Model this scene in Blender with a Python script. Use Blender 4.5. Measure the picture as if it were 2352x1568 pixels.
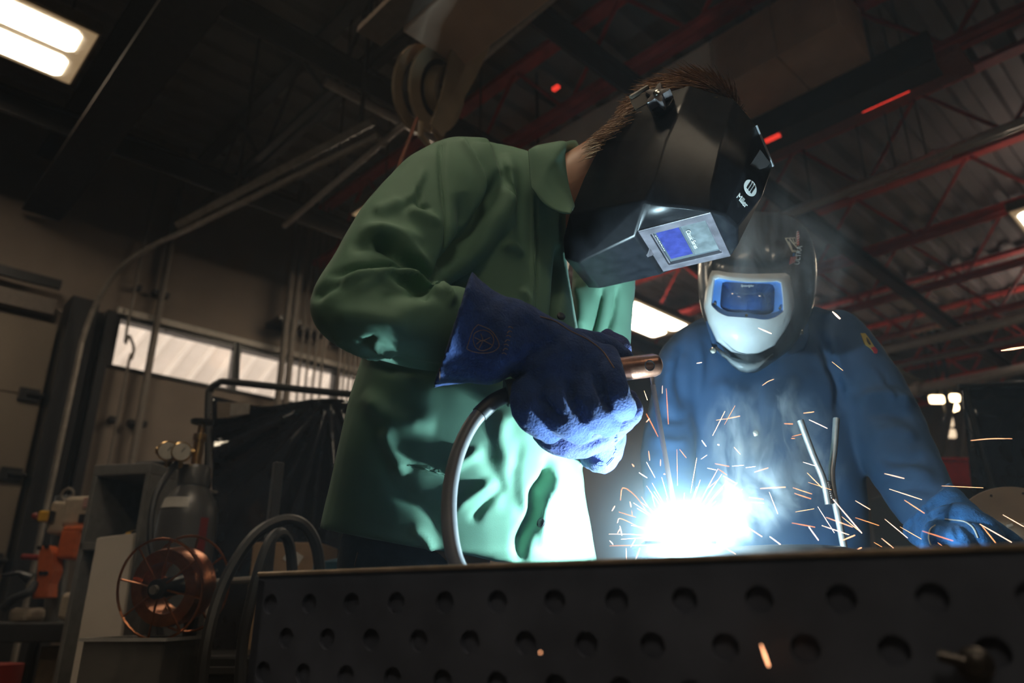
import bpy, bmesh, math, random
import numpy as np
from mathutils import Vector, Matrix, noise
random.seed(7); np.random.seed(7)
for o in list(bpy.data.objects): bpy.data.objects.remove(o)
SC = bpy.context.scene; COL = SC.collection
V = Vector
# ------------------------------------------------------------------ camera
FPX = 1700.0; PITCH = math.radians(20.2); HC = 0.874
cp, sp = math.cos(PITCH), math.sin(PITCH)
CAM = V((0, 0, HC))
cd = bpy.data.cameras.new('camera'); cam = bpy.data.objects.new('camera', cd); COL.objects.link(cam)
cd.sensor_width = 36; cd.lens = FPX / 2352 * 36; cd.clip_start = 0.02; cd.clip_end = 100
cam.location = CAM; cam.rotation_euler = (math.pi / 2 + PITCH, 0, 0)
cd.dof.use_dof = True; cd.dof.focus_distance = 1.27; cd.dof.aperture_fstop = 3.0
SC.camera = cam
# ------------------------------------------------------------------ world, arc light, exposure
w = bpy.data.worlds.new('world'); SC.world = w; w.use_nodes = True
w.node_tree.nodes['Background'].inputs[0].default_value = (0.80, 0.74, 0.68, 1)
w.node_tree.nodes['Background'].inputs[1].default_value = 3.6
ARC_W = 84.0
LAMP_W = 17.0            # radiance of the fluorescent diffusers
SC.view_settings.view_transform = 'Standard'; SC.view_settings.look = 'None'
SC.view_settings.exposure = 0.0; SC.view_settings.gamma = 1.0
SC.view_settings.use_curve_mapping = False
SC.cycles.use_denoising = True
SC.cycles.max_bounces = 5; SC.cycles.diffuse_bounces = 2; SC.cycles.glossy_bounces = 2; SC.cycles.transmission_bounces = 4; SC.cycles.transparent_max_bounces = 6; SC.cycles.use_adaptive_sampling = True; SC.cycles.adaptive_threshold = 0.1; SC.cycles.adaptive_min_samples = 8; SC.cycles.volume_bounces = 0
SC.cycles.sample_clamp_indirect = 4.0
SC.cycles.caustics_reflective = False; SC.cycles.caustics_refractive = False
SC.cycles.volume_step_rate = 0.6; SC.cycles.volume_max_steps = 128

# ------------------------------------------------------------------ geometry helpers
def W(px, py, Y):
    """photo pixel at world depth Y -> world point"""
    u = (px - 1176) / FPX; v = (784 - py) / FPX
    d = V((u, cp - v * sp, sp + v * cp))
    return CAM + d * (Y / d.y)
def ray(px, py):
    u = (px - 1176) / FPX; v = (784 - py) / FPX
    return V((u, cp - v * sp, sp + v * cp))
def proj_np(co):
    x = co[:, 0]; y = co[:, 1]; z = co[:, 2] - HC
    dep = y * cp + z * sp; up = -y * sp + z * cp
    return np.stack([1176 + FPX * x / dep, 784 - FPX * up / dep], 1), dep
# room axes: wa runs along the window wall, nb points from that wall into the room
RA = math.radians(43.8)
WA = V((math.cos(RA), math.sin(RA), 0)); NB = V((math.sin(RA), -math.cos(RA), 0)); P0 = V((-3.45, 6.0, 0))
def RC(a, b, z): return P0 + WA * a + NB * b + V((0, 0, z))

def lerp(a, b, t): return a + (b - a) * t
def resample(pts, n, closed=False):
    pts = [V(p) for p in pts]
    if closed: pts = pts + [pts[0]]
    L = [0]
    for i in range(1, len(pts)): L.append(L[-1] + (pts[i] - pts[i - 1]).length)
    T = L[-1]; out = []; j = 0
    m = n if closed else n - 1
    for k in range(n):
        s = T * k / m
        while j < len(L) - 2 and L[j + 1] < s: j += 1
        q = (s - L[j]) / max(1e-9, L[j + 1] - L[j])
        out.append(pts[j].lerp(pts[j + 1], min(1, q)))
    return out
def spline(pts, n, closed=False):
    """Catmull-Rom through pts"""
    P = [V(p) for p in pts]; m = len(P); out = []
    segs = m if closed else m - 1
    for k in range(n):
        t = k / (n if closed else n - 1) * segs
        i = min(int(t), segs - 1); f = t - i
        if closed: p0, p1, p2, p3 = P[(i - 1) % m], P[i % m], P[(i + 1) % m], P[(i + 2) % m]
        else:
            p1, p2 = P[i], P[i + 1]; p0 = P[i - 1] if i > 0 else p1 * 2 - p2; p3 = P[i + 2] if i + 2 < m else p2 * 2 - p1
        out.append(0.5 * ((2 * p1) + (p2 - p0) * f + (2 * p0 - 5 * p1 + 4 * p2 - p3) * f * f + (3 * p1 - p0 - 3 * p2 + p3) * f ** 3))
    return out

class MB:
    def __init__(s): s.v = []; s.f = []
    def add(s, vs, fs):
        o = len(s.v); s.v += [V(p) for p in vs]; s.f += [[i + o for i in f] for f in fs]; return s
    def hexa(s, p):  # 8 corners: 4 bottom loop, 4 top loop
        return s.add(p, [(0, 3, 2, 1), (4, 5, 6, 7), (0, 1, 5, 4), (1, 2, 6, 5), (2, 3, 7, 6), (3, 0, 4, 7)])
    def box(s, c, size, ax=None, bev=0):
        ex, ey, ez = ax or (V((1, 0, 0)), V((0, 1, 0)), V((0, 0, 1)))
        c = V(c); a, b, d = ex * size[0] / 2, ey * size[1] / 2, ez * size[2] / 2
        return s.hexa([c - a - b - d, c + a - b - d, c + a + b - d, c - a + b - d, c - a - b + d, c + a - b + d, c + a + b + d, c - a + b + d])
    def rbox(s, a0, a1, b0, b1, z0, z1):
        return s.box(RC((a0 + a1) / 2, (b0 + b1) / 2, (z0 + z1) / 2), (a1 - a0, b1 - b0, z1 - z0), (WA, NB, V((0, 0, 1))))
    def loft(s, rings, cap=True, closed=True):
        n = len(rings[0]); o = len(s.v)
        for r in rings: s.v += [V(p) for p in r]
        m = n if closed else n - 1
        for i in range(len(rings) - 1):
            for j in range(m):
                k = (j + 1) % n
                s.f.append([o + i * n + j, o + i * n + k, o + (i + 1) * n + k, o + (i + 1) * n + j])
        if cap and closed:
            for i, fl in ((0, True), (len(rings) - 1, False)):
                c = sum((V(p) for p in rings[i]), V()) / n; ci = len(s.v); s.v.append(c)
                for j in range(n):
                    k = (j + 1) % n; a, b = o + i * n + j, o + i * n + k
                    s.f.append([ci, b, a] if fl else [ci, a, b])
        return s
    def tube(s, path, r, n=8, cap=True, closed=False, flat=None):
        P = [V(p) for p in path]; m = len(P)
        R = r if isinstance(r, (list, tuple)) else [r] * m
        T = []
        for i in range(m):
            if closed: t = P[(i + 1) % m] - P[i - 1]
            else: t = P[min(i + 1, m - 1)] - P[max(i - 1, 0)]
            T.append(t.normalized() if t.length > 1e-9 else V((0, 0, 1)))
        up = V((0, 0, 1)) if abs(T[0].z) < 0.9 else V((1, 0, 0))
        nrm = (up - T[0] * up.dot(T[0])).normalized(); rings = []
        for i in range(m):
            nrm = nrm - T[i] * nrm.dot(T[i]); nrm.normalize(); bi = T[i].cross(nrm)
            rr = R[i]
            ra, rb = (rr, rr) if not isinstance(rr, tuple) else rr
            rings.append([P[i] + nrm * (ra * math.cos(2 * math.pi * k / n)) + bi * (rb * math.sin(2 * math.pi * k / n)) for k in range(n)])
        if closed: rings.append(rings[0]); cap = False
        return s.loft(rings, cap)
    def cyl(s, a, b, r, n=16, r2=None): return s.tube([a, b], [r, r if r2 is None else r2], n)
    def lathe(s, c, axis, prof, n=24, cap=True, ref=None):
        axis = V(axis).normalized(); t = ref or (V((1, 0, 0)) if abs(axis.x) < 0.9 else V((0, 1, 0)))
        e1 = (V(t) - axis * V(t).dot(axis)).normalized(); e2 = axis.cross(e1)
        rings = [[V(c) + axis * h + (e1 * math.cos(2 * math.pi * k / n) + e2 * math.sin(2 * math.pi * k / n)) * max(r, 1e-5) for k in range(n)] for r, h in prof]
        return s.loft(rings, cap)
    def ball(s, c, ax, n=16, m=10):
        ex, ey, ez = ax; rings = []
        for i in range(m + 1):
            t = math.pi * (i + 0.02 if i == 0 else (i - 0.02 if i == m else i)) / m
            rings.append([V(c) + ez * math.cos(t) + (ex * math.cos(2 * math.pi * k / n) + ey * math.sin(2 * math.pi * k / n)) * math.sin(t) for k in range(n)])
        return s.loft(rings)
    def prism(s, poly, off):
        n = len(poly); off = V(off); a = [V(p) for p in poly]
        return s.add(a + [p + off for p in a], [list(range(n))[::-1], list(range(n, 2 * n))] + [[i, (i + 1) % n, n + (i + 1) % n, n + i] for i in range(n)])
    def grid(s, G):  # G rows of points
        r, c = len(G), len(G[0])
        return s.add([p for row in G for p in row], [(i * c + j, i * c + j + 1, (i + 1) * c + j + 1, (i + 1) * c + j) for i in range(r - 1) for j in range(c - 1)])
    def mesh(s, name='m'):
        me = bpy.data.meshes.new(name); me.from_pydata([tuple(p) for p in s.v], [], s.f); me.validate(); me.update()
        bm = bmesh.new(); bm.from_mesh(me); bmesh.ops.remove_doubles(bm, verts=bm.verts, dist=1e-6)
        bmesh.ops.recalc_face_normals(bm, faces=bm.faces); bm.to_mesh(me); bm.free(); return me
    def build(s, name, mat, parent=None, smooth=False, bevel=0, **kw):
        return obj(name, s.mesh(name), mat, parent, smooth, bevel, **kw)

def obj(name, me, mat, parent=None, smooth=False, bevel=0, solid=0, ang=40, subd=0):
    o = bpy.data.objects.new(name, me); COL.objects.link(o)
    if mat is not None:
        me.materials.clear(); me.materials.append(mat)
    if smooth:
        for p in me.polygons: p.use_smooth = True
        if ang < 180:
            try: me.set_sharp_from_angle(angle=math.radians(ang))
            except Exception: pass
    if solid:
        m = o.modifiers.new('s', 'SOLIDIFY'); m.thickness = abs(solid); m.offset = -1 if solid > 0 else 1
    if subd:
        m = o.modifiers.new('d', 'SUBSURF'); m.levels = subd; m.render_levels = subd
    if bevel:
        m = o.modifiers.new('b', 'BEVEL'); m.width = bevel; m.segments = 2; m.limit_method = 'ANGLE'; m.angle_limit = math.radians(30)
    if parent is not None: setp(o, parent)
    return o
def wmat(o):
    M = Matrix.Translation(o.location)
    return wmat(o.parent) @ o.matrix_parent_inverse @ M if o.parent else M
def setp(o, parent):
    o.parent = parent; o.matrix_parent_inverse = wmat(parent).inverted()
def tag(o, label=None, cat=None, group=None, kind=None):
    if label: o['label'] = label
    if cat: o['category'] = cat
    if group: o['group'] = group
    if kind: o['kind'] = kind
    return o
def thing(name, label, cat, loc, group=None):
    o = bpy.data.objects.new(name, None); COL.objects.link(o); o.location = V(loc); o.empty_display_size = 0.05
    return tag(o, label, cat, group)
def bake(o):
    """apply all modifiers, return the new mesh on the object"""
    dg = bpy.context.evaluated_depsgraph_get(); dg.update()
    me = bpy.data.meshes.new_from_object(o.evaluated_get(dg)); o.modifiers.clear(); o.data = me; return me
def union(name, mb, voxel, smooth=6, fac=0.5):
    me = bpy.data.meshes.new(name); me.from_pydata([tuple(p) for p in mb.v], [], mb.f); me.validate()
    bm = bmesh.new(); bm.from_mesh(me); bmesh.ops.recalc_face_normals(bm, faces=bm.faces); bm.to_mesh(me); bm.free()
    o = bpy.data.objects.new('tmp', me); COL.objects.link(o)
    m = o.modifiers.new('r', 'REMESH'); m.mode = 'VOXEL'; m.voxel_size = voxel; m.use_smooth_shade = True
    if smooth:
        m = o.modifiers.new('s', 'SMOOTH'); m.iterations = smooth; m.factor = fac
    me2 = bake(o); bpy.data.objects.remove(o); me2.name = name
    return me2
def sring(L, R, Y, th, n=36, e=2.3, YL=None, YR=None):
    l = W(L[0], L[1], YL or Y); r = W(R[0], R[1], YR or Y); c = (l + r) / 2; a = (r - l) / 2; ah = a.normalized()
    vw = (c - CAM).normalized(); b = (vw - ah * vw.dot(ah)).normalized() * th
    pts = []
    for k in range(n):
        t = 2 * math.pi * k / n; x, y = math.cos(t), math.sin(t)
        pts.append(c + a * math.copysign(abs(x) ** (2 / e), x) + b * math.copysign(abs(y) ** (2 / e), y))
    return pts
def sloft(mb, secs, sub=4, n=36, e=2.3):
    """secs: (L, R, Y, th) silhouettes, splined in between"""
    S = [V((s[0][0], s[0][1], s[2])) for s in secs]; Rr = [V((s[1][0], s[1][1], s[3])) for s in secs]
    m = (len(secs) - 1) * sub + 1
    A, B = spline(S, m), spline(Rr, m)
    mb.loft([sring((a.x, a.y), (b.x, b.y), a.z, b.z, n, e) for a, b in zip(A, B)]); return mb
def crease(me, strokes, facing=True):
    """push folds into a mesh: strokes = (pts_px, width_px, height_m, kind)"""
    n = len(me.vertices); co = np.empty(n * 3); me.vertices.foreach_get('co', co); co = co.reshape(-1, 3)
    no = np.empty(n * 3); me.vertices.foreach_get('normal', no); no = no.reshape(-1, 3)
    px, dep = proj_np(co); vw = np.array(CAM) - co; vw /= np.linalg.norm(vw, axis=1)[:, None]
    fc = np.clip(((no * vw).sum(1) + 0.05) / 0.35, 0, 1)
    disp = np.zeros(n)
    for pts, wd, h, kind in strokes:
        pp = np.array([(p.x, p.y) for p in spline([(q[0], q[1], 0) for q in pts], max(8, 6 * len(pts)))])
        best = np.full(n, 1e9); sg = np.zeros(n); tt = np.zeros(n); m = len(pp) - 1
        for i in range(m):
            a, b = pp[i], pp[i + 1]; ab = b - a; L2 = (ab ** 2).sum() + 1e-9
            t = np.clip(((px - a) @ ab) / L2, 0, 1); q = a + t[:, None] * ab; d = px - q
            dist = np.sqrt((d ** 2).sum(1)); cr = ab[0] * d[:, 1] - ab[1] * d[:, 0]
            k = dist < best; best[k] = dist[k]; sg[k] = np.sign(cr[k]); tt[k] = (i + t[k]) / m
        s = best / wd; env = np.clip(np.sin(np.pi * np.clip(tt, 0.0, 1)) * 1.6, 0, 1) if kind != 'seam' else 1.0
        if kind == 'ridge': pr = np.exp(-s * s)
        elif kind == 'groove' or kind == 'seam': pr = -np.exp(-s * s)
        else: pr = sg * s * np.exp(-s * s) * 1.6      # 'step': raised on the right-hand side of the stroke
        disp += h * pr * env
    co += no * (disp * (fc if facing else 1))[:, None]
    me.vertices.foreach_set('co', co.reshape(-1)); me.update()
def ripple(me, amp, scale, seed=0, stretch=(1, 1, 1)):
    n = len(me.vertices); co = np.empty(n * 3); me.vertices.foreach_get('co', co); co = co.reshape(-1, 3)
    no = np.empty(n * 3); me.vertices.foreach_get('normal', no); no = no.reshape(-1, 3)
    q = co * np.array(stretch) * scale + np.array((seed, 0, 0)); nz = noise.noise
    d = np.array([nz(V(p)) + 0.4 * nz(V(p * 2.3)) for p in q])
    co += no * (amp * d)[:, None]; me.vertices.foreach_set('co', co.reshape(-1)); me.update()
def text_mesh(txt, size, ex, ey, origin, depth=0.0004, space=1.0, shear=0):
    cu = bpy.data.curves.new('t', 'FONT'); cu.body = txt; cu.size = 1; cu.extrude = 0.01; cu.align_x = 'CENTER'; cu.align_y = 'CENTER'
    cu.space_character = space; cu.shear = shear; cu.resolution_u = 3
    o = bpy.data.objects.new('t', cu); COL.objects.link(o); dg = bpy.context.evaluated_depsgraph_get(); dg.update()
    me = bpy.data.meshes.new_from_object(o.evaluated_get(dg)); bpy.data.objects.remove(o)
    ez = ex.normalized().cross(ey.normalized())
    for v in me.vertices: v.co = origin + ex * (v.co.x * size) + ey * (v.co.y * size) + ez * (v.co.z / 0.01 * depth)
    me.update(); return me

# ------------------------------------------------------------------ materials
MATS = {}
def mat(name, col, rough=0.6, metal=0.0, var=0.12, scale=30, bump=0.0, bscale=None, sheen=0, emit=None, es=0, coat=0, spec=0.5, stretch=None, alpha=1, trans=0, sss=0, nosample=False):
    if name in MATS: return MATS[name]
    m = bpy.data.materials.new(name); m.use_nodes = True; nt = m.node_tree; N = nt.nodes; Lk = nt.links
    b = N['Principled BSDF']; b.inputs['Roughness'].default_value = rough; b.inputs['Metallic'].default_value = metal
    b.inputs['Specular IOR Level'].default_value = spec
    tc = N.new('ShaderNodeTexCoord'); mp = N.new('ShaderNodeMapping'); Lk.new(tc.outputs['Object'], mp.inputs[0])
    if stretch: mp.inputs['Scale'].default_value = stretch
    nz = N.new('ShaderNodeTexNoise'); nz.inputs['Scale'].default_value = scale; nz.inputs['Detail'].default_value = 5; Lk.new(mp.outputs[0], nz.inputs[0])
    rp = N.new('ShaderNodeValToRGB'); Lk.new(nz.outputs[0], rp.inputs[0])
    rp.color_ramp.elements[0].position = 0.3; rp.color_ramp.elements[1].position = 0.7
    rp.color_ramp.elements[0].color = tuple(c * (1 - var) for c in col) + (1,); rp.color_ramp.elements[1].color = tuple(min(1, c * (1 + var)) for c in col) + (1,)
    Lk.new(rp.outputs[0], b.inputs['Base Color'])
    if bump:
        n2 = N.new('ShaderNodeTexNoise'); n2.inputs['Scale'].default_value = bscale or scale * 4; n2.inputs['Detail'].default_value = 3; Lk.new(mp.outputs[0], n2.inputs[0])
        bp = N.new('ShaderNodeBump'); bp.inputs['Strength'].default_value = bump; bp.inputs['Distance'].default_value = 0.002
        Lk.new(n2.outputs[0], bp.inputs['Height']); Lk.new(bp.outputs[0], b.inputs['Normal'])
    if sheen: b.inputs['Sheen Weight'].default_value = sheen; b.inputs['Sheen Roughness'].default_value = 0.4
    if coat: b.inputs['Coat Weight'].default_value = coat; b.inputs['Coat Roughness'].default_value = 0.08
    if emit: b.inputs['Emission Color'].default_value = tuple(emit) + (1,); b.inputs['Emission Strength'].default_value = es
    if emit and nosample: m.cycles.emission_sampling = 'NONE'
    if alpha < 1: b.inputs['Alpha'].default_value = alpha
    if trans: b.inputs['Transmission Weight'].default_value = trans
    if sss: b.inputs['Subsurface Weight'].default_value = sss; b.inputs['Subsurface Radius'].default_value = (0.01, 0.004, 0.002)
    MATS[name] = m; return m
M_ = mat
# ================================================================== the hall
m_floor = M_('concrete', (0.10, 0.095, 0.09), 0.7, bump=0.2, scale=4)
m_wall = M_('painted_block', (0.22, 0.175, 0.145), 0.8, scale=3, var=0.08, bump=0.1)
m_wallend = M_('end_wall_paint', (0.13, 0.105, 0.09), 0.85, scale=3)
m_deck = M_('deck_steel', (0.17, 0.15, 0.145), 0.55, scale=2, var=0.2)
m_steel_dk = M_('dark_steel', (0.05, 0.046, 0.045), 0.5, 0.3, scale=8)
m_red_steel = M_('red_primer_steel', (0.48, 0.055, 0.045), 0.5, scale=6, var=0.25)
m_brown = M_('brown_duct', (0.74, 0.50, 0.36), 0.55, scale=5)
m_galv = M_('galvanised', (0.25, 0.22, 0.195), 0.5, 0.5, scale=14, var=0.2)
m_blackrub = M_('black_rubber', (0.022, 0.022, 0.025), 0.55, scale=20)
m_black = M_('black_paint', (0.018, 0.018, 0.020), 0.4, scale=20)
m_pane = M_('window_glass', (0.9, 0.9, 0.9), 0.05, trans=1.0, var=0.0)
m_door = M_('door_panel', (0.21, 0.165, 0.125), 0.6, scale=2, var=0.06)
m_ext = M_('exterior_siding', (0.78, 0.70, 0.62), 0.7, scale=2)
ZC = 5.15
tag(MB().rbox(-7, 13, -0.2, 12.5, -0.1, 0).build('floor', m_floor), kind='structure')
# corrugated deck, ribs run along the window wall
G0, G1 = [], []
b = -0.2; prof = []
while b < 12.5:
    prof += [(b, ZC), (b + 0.11, ZC), (b + 0.14, ZC + 0.05), (b + 0.25, ZC + 0.05)]; b += 0.28
mb = MB(); mb.grid([[RC(-7, bb, zz) for bb, zz in prof], [RC(13, bb, zz) for bb, zz in prof]])
tag(mb.build('ceiling', m_deck, solid=0.01), kind='structure')
# window wall with its strip of panes
WZ0, WZ1 = 2.850, 3.325
wl = MB(); wl.rbox(-7, -0.02, -0.2, 0, 0, ZC + 0.06); wl.rbox(4.6, 13, -0.2, 0, 0, ZC + 0.06); wl.rbox(-0.02, 4.6, -0.2, 0, 0, WZ0); wl.rbox(-0.02, 4.6, -0.2, 0, WZ1, ZC + 0.06)
tag(wl.build('wall_window', m_wall), kind='structure')
wr = thing('window_1', None, None, RC(0, 0, WZ0)); tag(wr, kind='structure')
fr = MB(); fr.rbox(-0.02, 4.6, -0.12, 0.02, WZ0, WZ0 + 0.025); fr.rbox(-0.02, 4.6, -0.12, 0.02, WZ1 - 0.03, WZ1); fr.build('window_frame', m_black, wr)
MB().rbox(-0.02, 4.6, 0.0, 0.05, WZ1 + 0.005, WZ1 + 0.06).build('head_trim', M_('pale_trim', (0.55, 0.5, 0.45), 0.6), wr)
for k in range(5):
    a = 1.10 * k
    MB().rbox(a - 0.025, a + 0.025, -0.10, 0.025, WZ0, WZ1).build('mullion', m_black, wr)
for k in range(4):
    MB().rbox(1.1 * k + 0.026, 1.1 * k + 1.074, -0.062, -0.056, WZ0 + 0.026, WZ1 - 0.031).build('pane', m_pane, wr)
# neighbouring building outside, ribbed siding
mb = MB(); prof = []
a = -4.0
while a < 12: prof += [(a, -3.0), (a + 0.2, -3.0), (a + 0.22, -2.94), (a + 0.26, -2.94)]; a += 0.3
mb.grid([[RC(q, r, 0) for q, r in prof], [RC(q + 4.5, r, 9) for q, r in prof]])
tag(mb.build('neighbouring_building', m_ext), 'pale ribbed siding of the building outside the window strip', 'building')
# remaining walls
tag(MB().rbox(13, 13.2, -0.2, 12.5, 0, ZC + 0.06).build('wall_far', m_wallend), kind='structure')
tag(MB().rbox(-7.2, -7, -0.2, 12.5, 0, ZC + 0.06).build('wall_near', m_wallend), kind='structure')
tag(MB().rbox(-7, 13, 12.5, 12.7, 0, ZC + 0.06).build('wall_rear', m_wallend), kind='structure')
# overhead door to the left of the windows
dr = thing('door_1', None, None, RC(-2.4, 0.05, 0)); tag(dr, kind='structure')
z = 0
while z < 3.1:
    z1 = min(z + 0.62, 3.14)
    MB().rbox(-4.6, -0.44, 0.02, 0.07, z + 0.004, z1 - 0.004).build('panel', m_door, dr, bevel=0.006)
    hb = MB(); hb.rbox(-0.60, -0.46, 0.07, 0.10, z - 0.05, z + 0.05); hb.cyl(RC(-0.55, 0.11, z), RC(-0.43, 0.11, z), 0.018, 8); hb.build('hinge', m_black, dr)
    z = z1
wn = MB(); wn.rbox(-1.95, -1.15, 0.065, 0.085, 1.62, 1.80); 
fr = MB()
for (q0, q1, r0, r1) in ((-1.95, -1.15, 1.60, 1.62), (-1.95, -1.15, 1.80, 1.82), (-1.97, -1.95, 1.60, 1.82), (-1.15, -1.12, 1.60, 1.82)): fr.rbox(q0, q1, 0.065, 0.10, r0, r1)
fr.build('vision_frame', m_black, dr)
wn.build('vision_pane', M_('daylit_pane', (0.8, 0.85, 0.8), 0.3, emit=(0.75, 0.85, 0.82), es=1.1, nosample=True), dr)
MB().rbox(-4.8, -0.5, 0.02, 0.14, 3.15, 3.28).build('door_header', M_('header_brown', (0.16, 0.13, 0.11), 0.6), dr)
MB().rbox(-4.8, -0.5, 0.14, 0.18, 3.36, 3.44).build('header_angle', m_black, dr)
# dark jamb column beside it
tag(MB().rbox(-0.42, -0.22, 0.0, 0.28, 0, 3.3).rbox(-0.12, -0.05, 0.0, 0.16, 0, 3.3).rbox(-0.22, -0.12, 0.0, 0.05, 0, 3.3).build('trim_1', m_black), kind='structure')
# door track
tr = thing('door_track', 'curved steel overhead-door track rising beside the door and running under the roof', 'track', RC(-0.3, 0.3, 0))
path = [RC(-0.30, 0.33, 0.05), RC(-0.30, 0.33, 2.6), RC(-0.30, 0.34, 2.95), RC(-0.27, 0.42, 3.25), RC(-0.20, 0.62, 3.5), RC(-0.08, 0.95, 3.62), RC(0.05, 1.4, 3.66), RC(0.42, 3.35, 3.66)]
pp = spline(path, 40); MB().tube(pp, 0.022, 6).build('rail', m_galv, tr, True)
pp2 = [RC(0.0, 1.2, 3.74), RC(0.37, 3.35, 3.74)]; MB().tube(pp2, 0.035, 4).build('rail_angle', m_galv, tr)
for t in (0.35, 0.95):
    p = pp2[0].lerp(pp2[1], t); MB().tube([p, V((p.x, p.y, ZC))], 0.014, 4).build('hanger', m_steel_dk, tr)
# conduits on the window wall
ords = ['first', 'second', 'third', 'fourth', 'fifth', 'sixth', 'seventh', 'eighth', 'ninth', 'tenth', 'eleventh', 'twelfth', 'thirteenth', 'fourteenth']
def conduit(a, r, label, b=0.09, z0=0.0, z1=ZC, bend=False):
    t = thing('wall_conduit', label, 'pipe', RC(a, b, z0), 'vertical conduits on the window wall')
    if bend: pth = spline([RC(a - 0.02, b, z1), RC(a - 0.03, b, 3.22), RC(a, b, 3.14), RC(a + 0.05, b, 3.04), RC(a + 0.05, b, 2.93), RC(a + 0.03, b, 2.7), RC(a + 0.02, b, z0)], 30)
    else: pth = [RC(a, b, z0), RC(a, b, z1)]
    MB().tube(pth, r, 8).build('pipe', M_('conduit_grey', (0.17, 0.145, 0.125), 0.5, 0.2), t, True)
    for zz in (1.6, 2.4, 3.6): MB().rbox(a - r * 2.2, a + r * 2.2, 0.0, b, zz - 0.02, zz + 0.02).build('clamp', m_black, t)
conduit(0.30, 0.032, 'thick vertical conduit crossing the left end of the window strip')
conduit(0.10, 0.012, 'thin conduit with a kink in front of the first window pane', bend=True)
CL = ['pair of', 'next to']
for i, a in enumerate((1.42, 1.50)): conduit(a, 0.034, ('left' if i == 0 else 'right') + ' one of two broad pipes crossing the middle of the window strip', b=0.3)
for i, a in enumerate((1.66, 1.74, 1.82, 1.90, 2.10, 2.16, 2.22, 2.28, 2.34, 2.62, 2.68, 2.74, 2.86, 2.95)):
    conduit(a, 0.012, '%s slim conduit from the left in the row crossing the right-hand window panes' % ords[i], b=0.2)

# ------------------------------------------------------------------ roof steel
def joist(a, label, m, z0=4.37, z1=5.1, b0=0.1, b1=12.3, webs=True):
    t = thing('roof_joist', label, 'joist', RC(a, b0, z0), 'open-web roof joists')
    MB().rbox(a - 0.07, a - 0.012, b0, b1, z0, z0 + 0.045).rbox(a + 0.012, a + 0.07, b0, b1, z0, z0 + 0.045).build('bottom_chord', m, t)
    MB().rbox(a - 0.06, a + 0.06, b0, b1, z1 - 0.045, z1).build('top_chord', m, t)
    k = 0; bb = b0 + 0.3; st = 0.55; base = None
    while bb + st < min(b1, 9.0):
        q = MB().tube([RC(a, bb, z0 + 0.02), RC(a, bb + st, z1 - 0.02)] if k % 2 == 0 else [RC(a, bb, z1 - 0.02), RC(a, bb + st, z0 + 0.02)], 0.017, 5)
        q.build('web_bar', m, t); bb += st; k += 1
    return t
ja = [-0.88 + 1.34 * k for k in range(11)]
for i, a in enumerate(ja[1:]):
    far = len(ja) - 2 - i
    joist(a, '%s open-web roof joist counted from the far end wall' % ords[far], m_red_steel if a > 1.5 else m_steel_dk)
# solid girder next to the near light fixture
t = thing('roof_girder', 'dark steel I-beam girder passing beside the near ceiling light', 'girder', RC(-0.75, 0.1, 4.1))
MB().rbox(-0.88, -0.60, 0.1, 12.3, 3.98, 4.01).build('bottom_flange', M_('girder_brown', (0.035, 0.029, 0.026), 0.85, spec=0.2), t)
MB().rbox(-0.75, -0.73, 0.1, 12.3, 4.01, 4.5).build('girder_web', MATS['girder_brown'], t)
MB().rbox(-0.88, -0.60, 0.1, 12.3, 4.5, 4.53).build('top_flange', MATS['girder_brown'], t)
# purlins along the window wall direction
for i, bb in enumerate((1.2, 3.1, 4.3)):
    t = thing('roof_purlin', '%s roof purlin from the window wall, running across the joists' % ords[i], 'purlin', RC(0, bb, 4.25), 'purlins under the joists')
    MB().rbox(-6.9, 12.9, bb - 0.05, bb + 0.05, 4.30, 4.32).build('flange', m_steel_dk, t); MB().rbox(-6.9, 12.9, bb - 0.01, bb + 0.01, 4.14, 4.30).build('purlin_web', m_steel_dk, t)

# ------------------------------------------------------------------ fluorescent fixtures
m_diff = M_('lamp_diffuser', (0.9, 0.9, 0.85), 0.5, var=0.0)
def lampmat(name, col, s):
    m = M_(name, (0.8, 0.8, 0.75), 0.5, var=0.0, emit=col, es=s, nosample=s < 4); return m
m_tube = lampmat('lamp_lit_bay', (1.0, 0.83, 0.60), LAMP_W)
m_dim = lampmat('lamp_dim_edge', (1.0, 0.66, 0.34), LAMP_W * 0.014)
def fixture(a0, b0, label, z=4.174, la=1.2, lb=0.6, up=0):
    t = thing('ceiling_light', label, 'ceiling light', RC(a0 + la / 2, b0 + lb / 2, z), 'fluorescent ceiling lights')
    MB().rbox(a0 - 0.02, a0 + la + 0.02, b0 - 0.02, b0 + lb + 0.02, z + 0.012, z + 0.10).build('housing', M_('lamp_housing', (0.25, 0.2, 0.15), 0.5), t, bevel=0.01)
    MB().rbox(a0, a0 + la, b0, b0 + lb, z, z + 0.012).build('diffuser', m_dim, t)
    for q in (0, 1):
        c0 = b0 + 0.04 + q * 0.30
        pl = [RC(a0 + 0.07 + x * (la - 0.14), c0 + y * 0.22, z - 0.006) for x, y in ((0.0, 0.15), (0.03, 0.0), (0.97, 0.0), (1, 0.15), (1, 0.85), (0.97, 1), (0.03, 1), (0, 0.85))]
        MB().prism(pl, V((0, 0, 0.006))).build('lit_bay', m_tube, t)
    if up: MB().rbox(a0 + 0.1, a0 + la - 0.1, b0 + 0.1, b0 + lb - 0.1, z + 0.10, z + 0.105).build('uplight_slot', lampmat('uplight_%02d' % int(up * 100), (1.0, 0.80, 0.68), LAMP_W * up), t)  # glowing strip added on top of the housing to brighten the deck
    for q in (0.1, 0.9):
        MB().tube([RC(a0 + la * q, b0 + lb / 2, z + 0.1), RC(a0 + la * q, b0 + lb / 2, ZC)], 0.006, 5).build('hanger', m_steel_dk, t)
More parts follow.
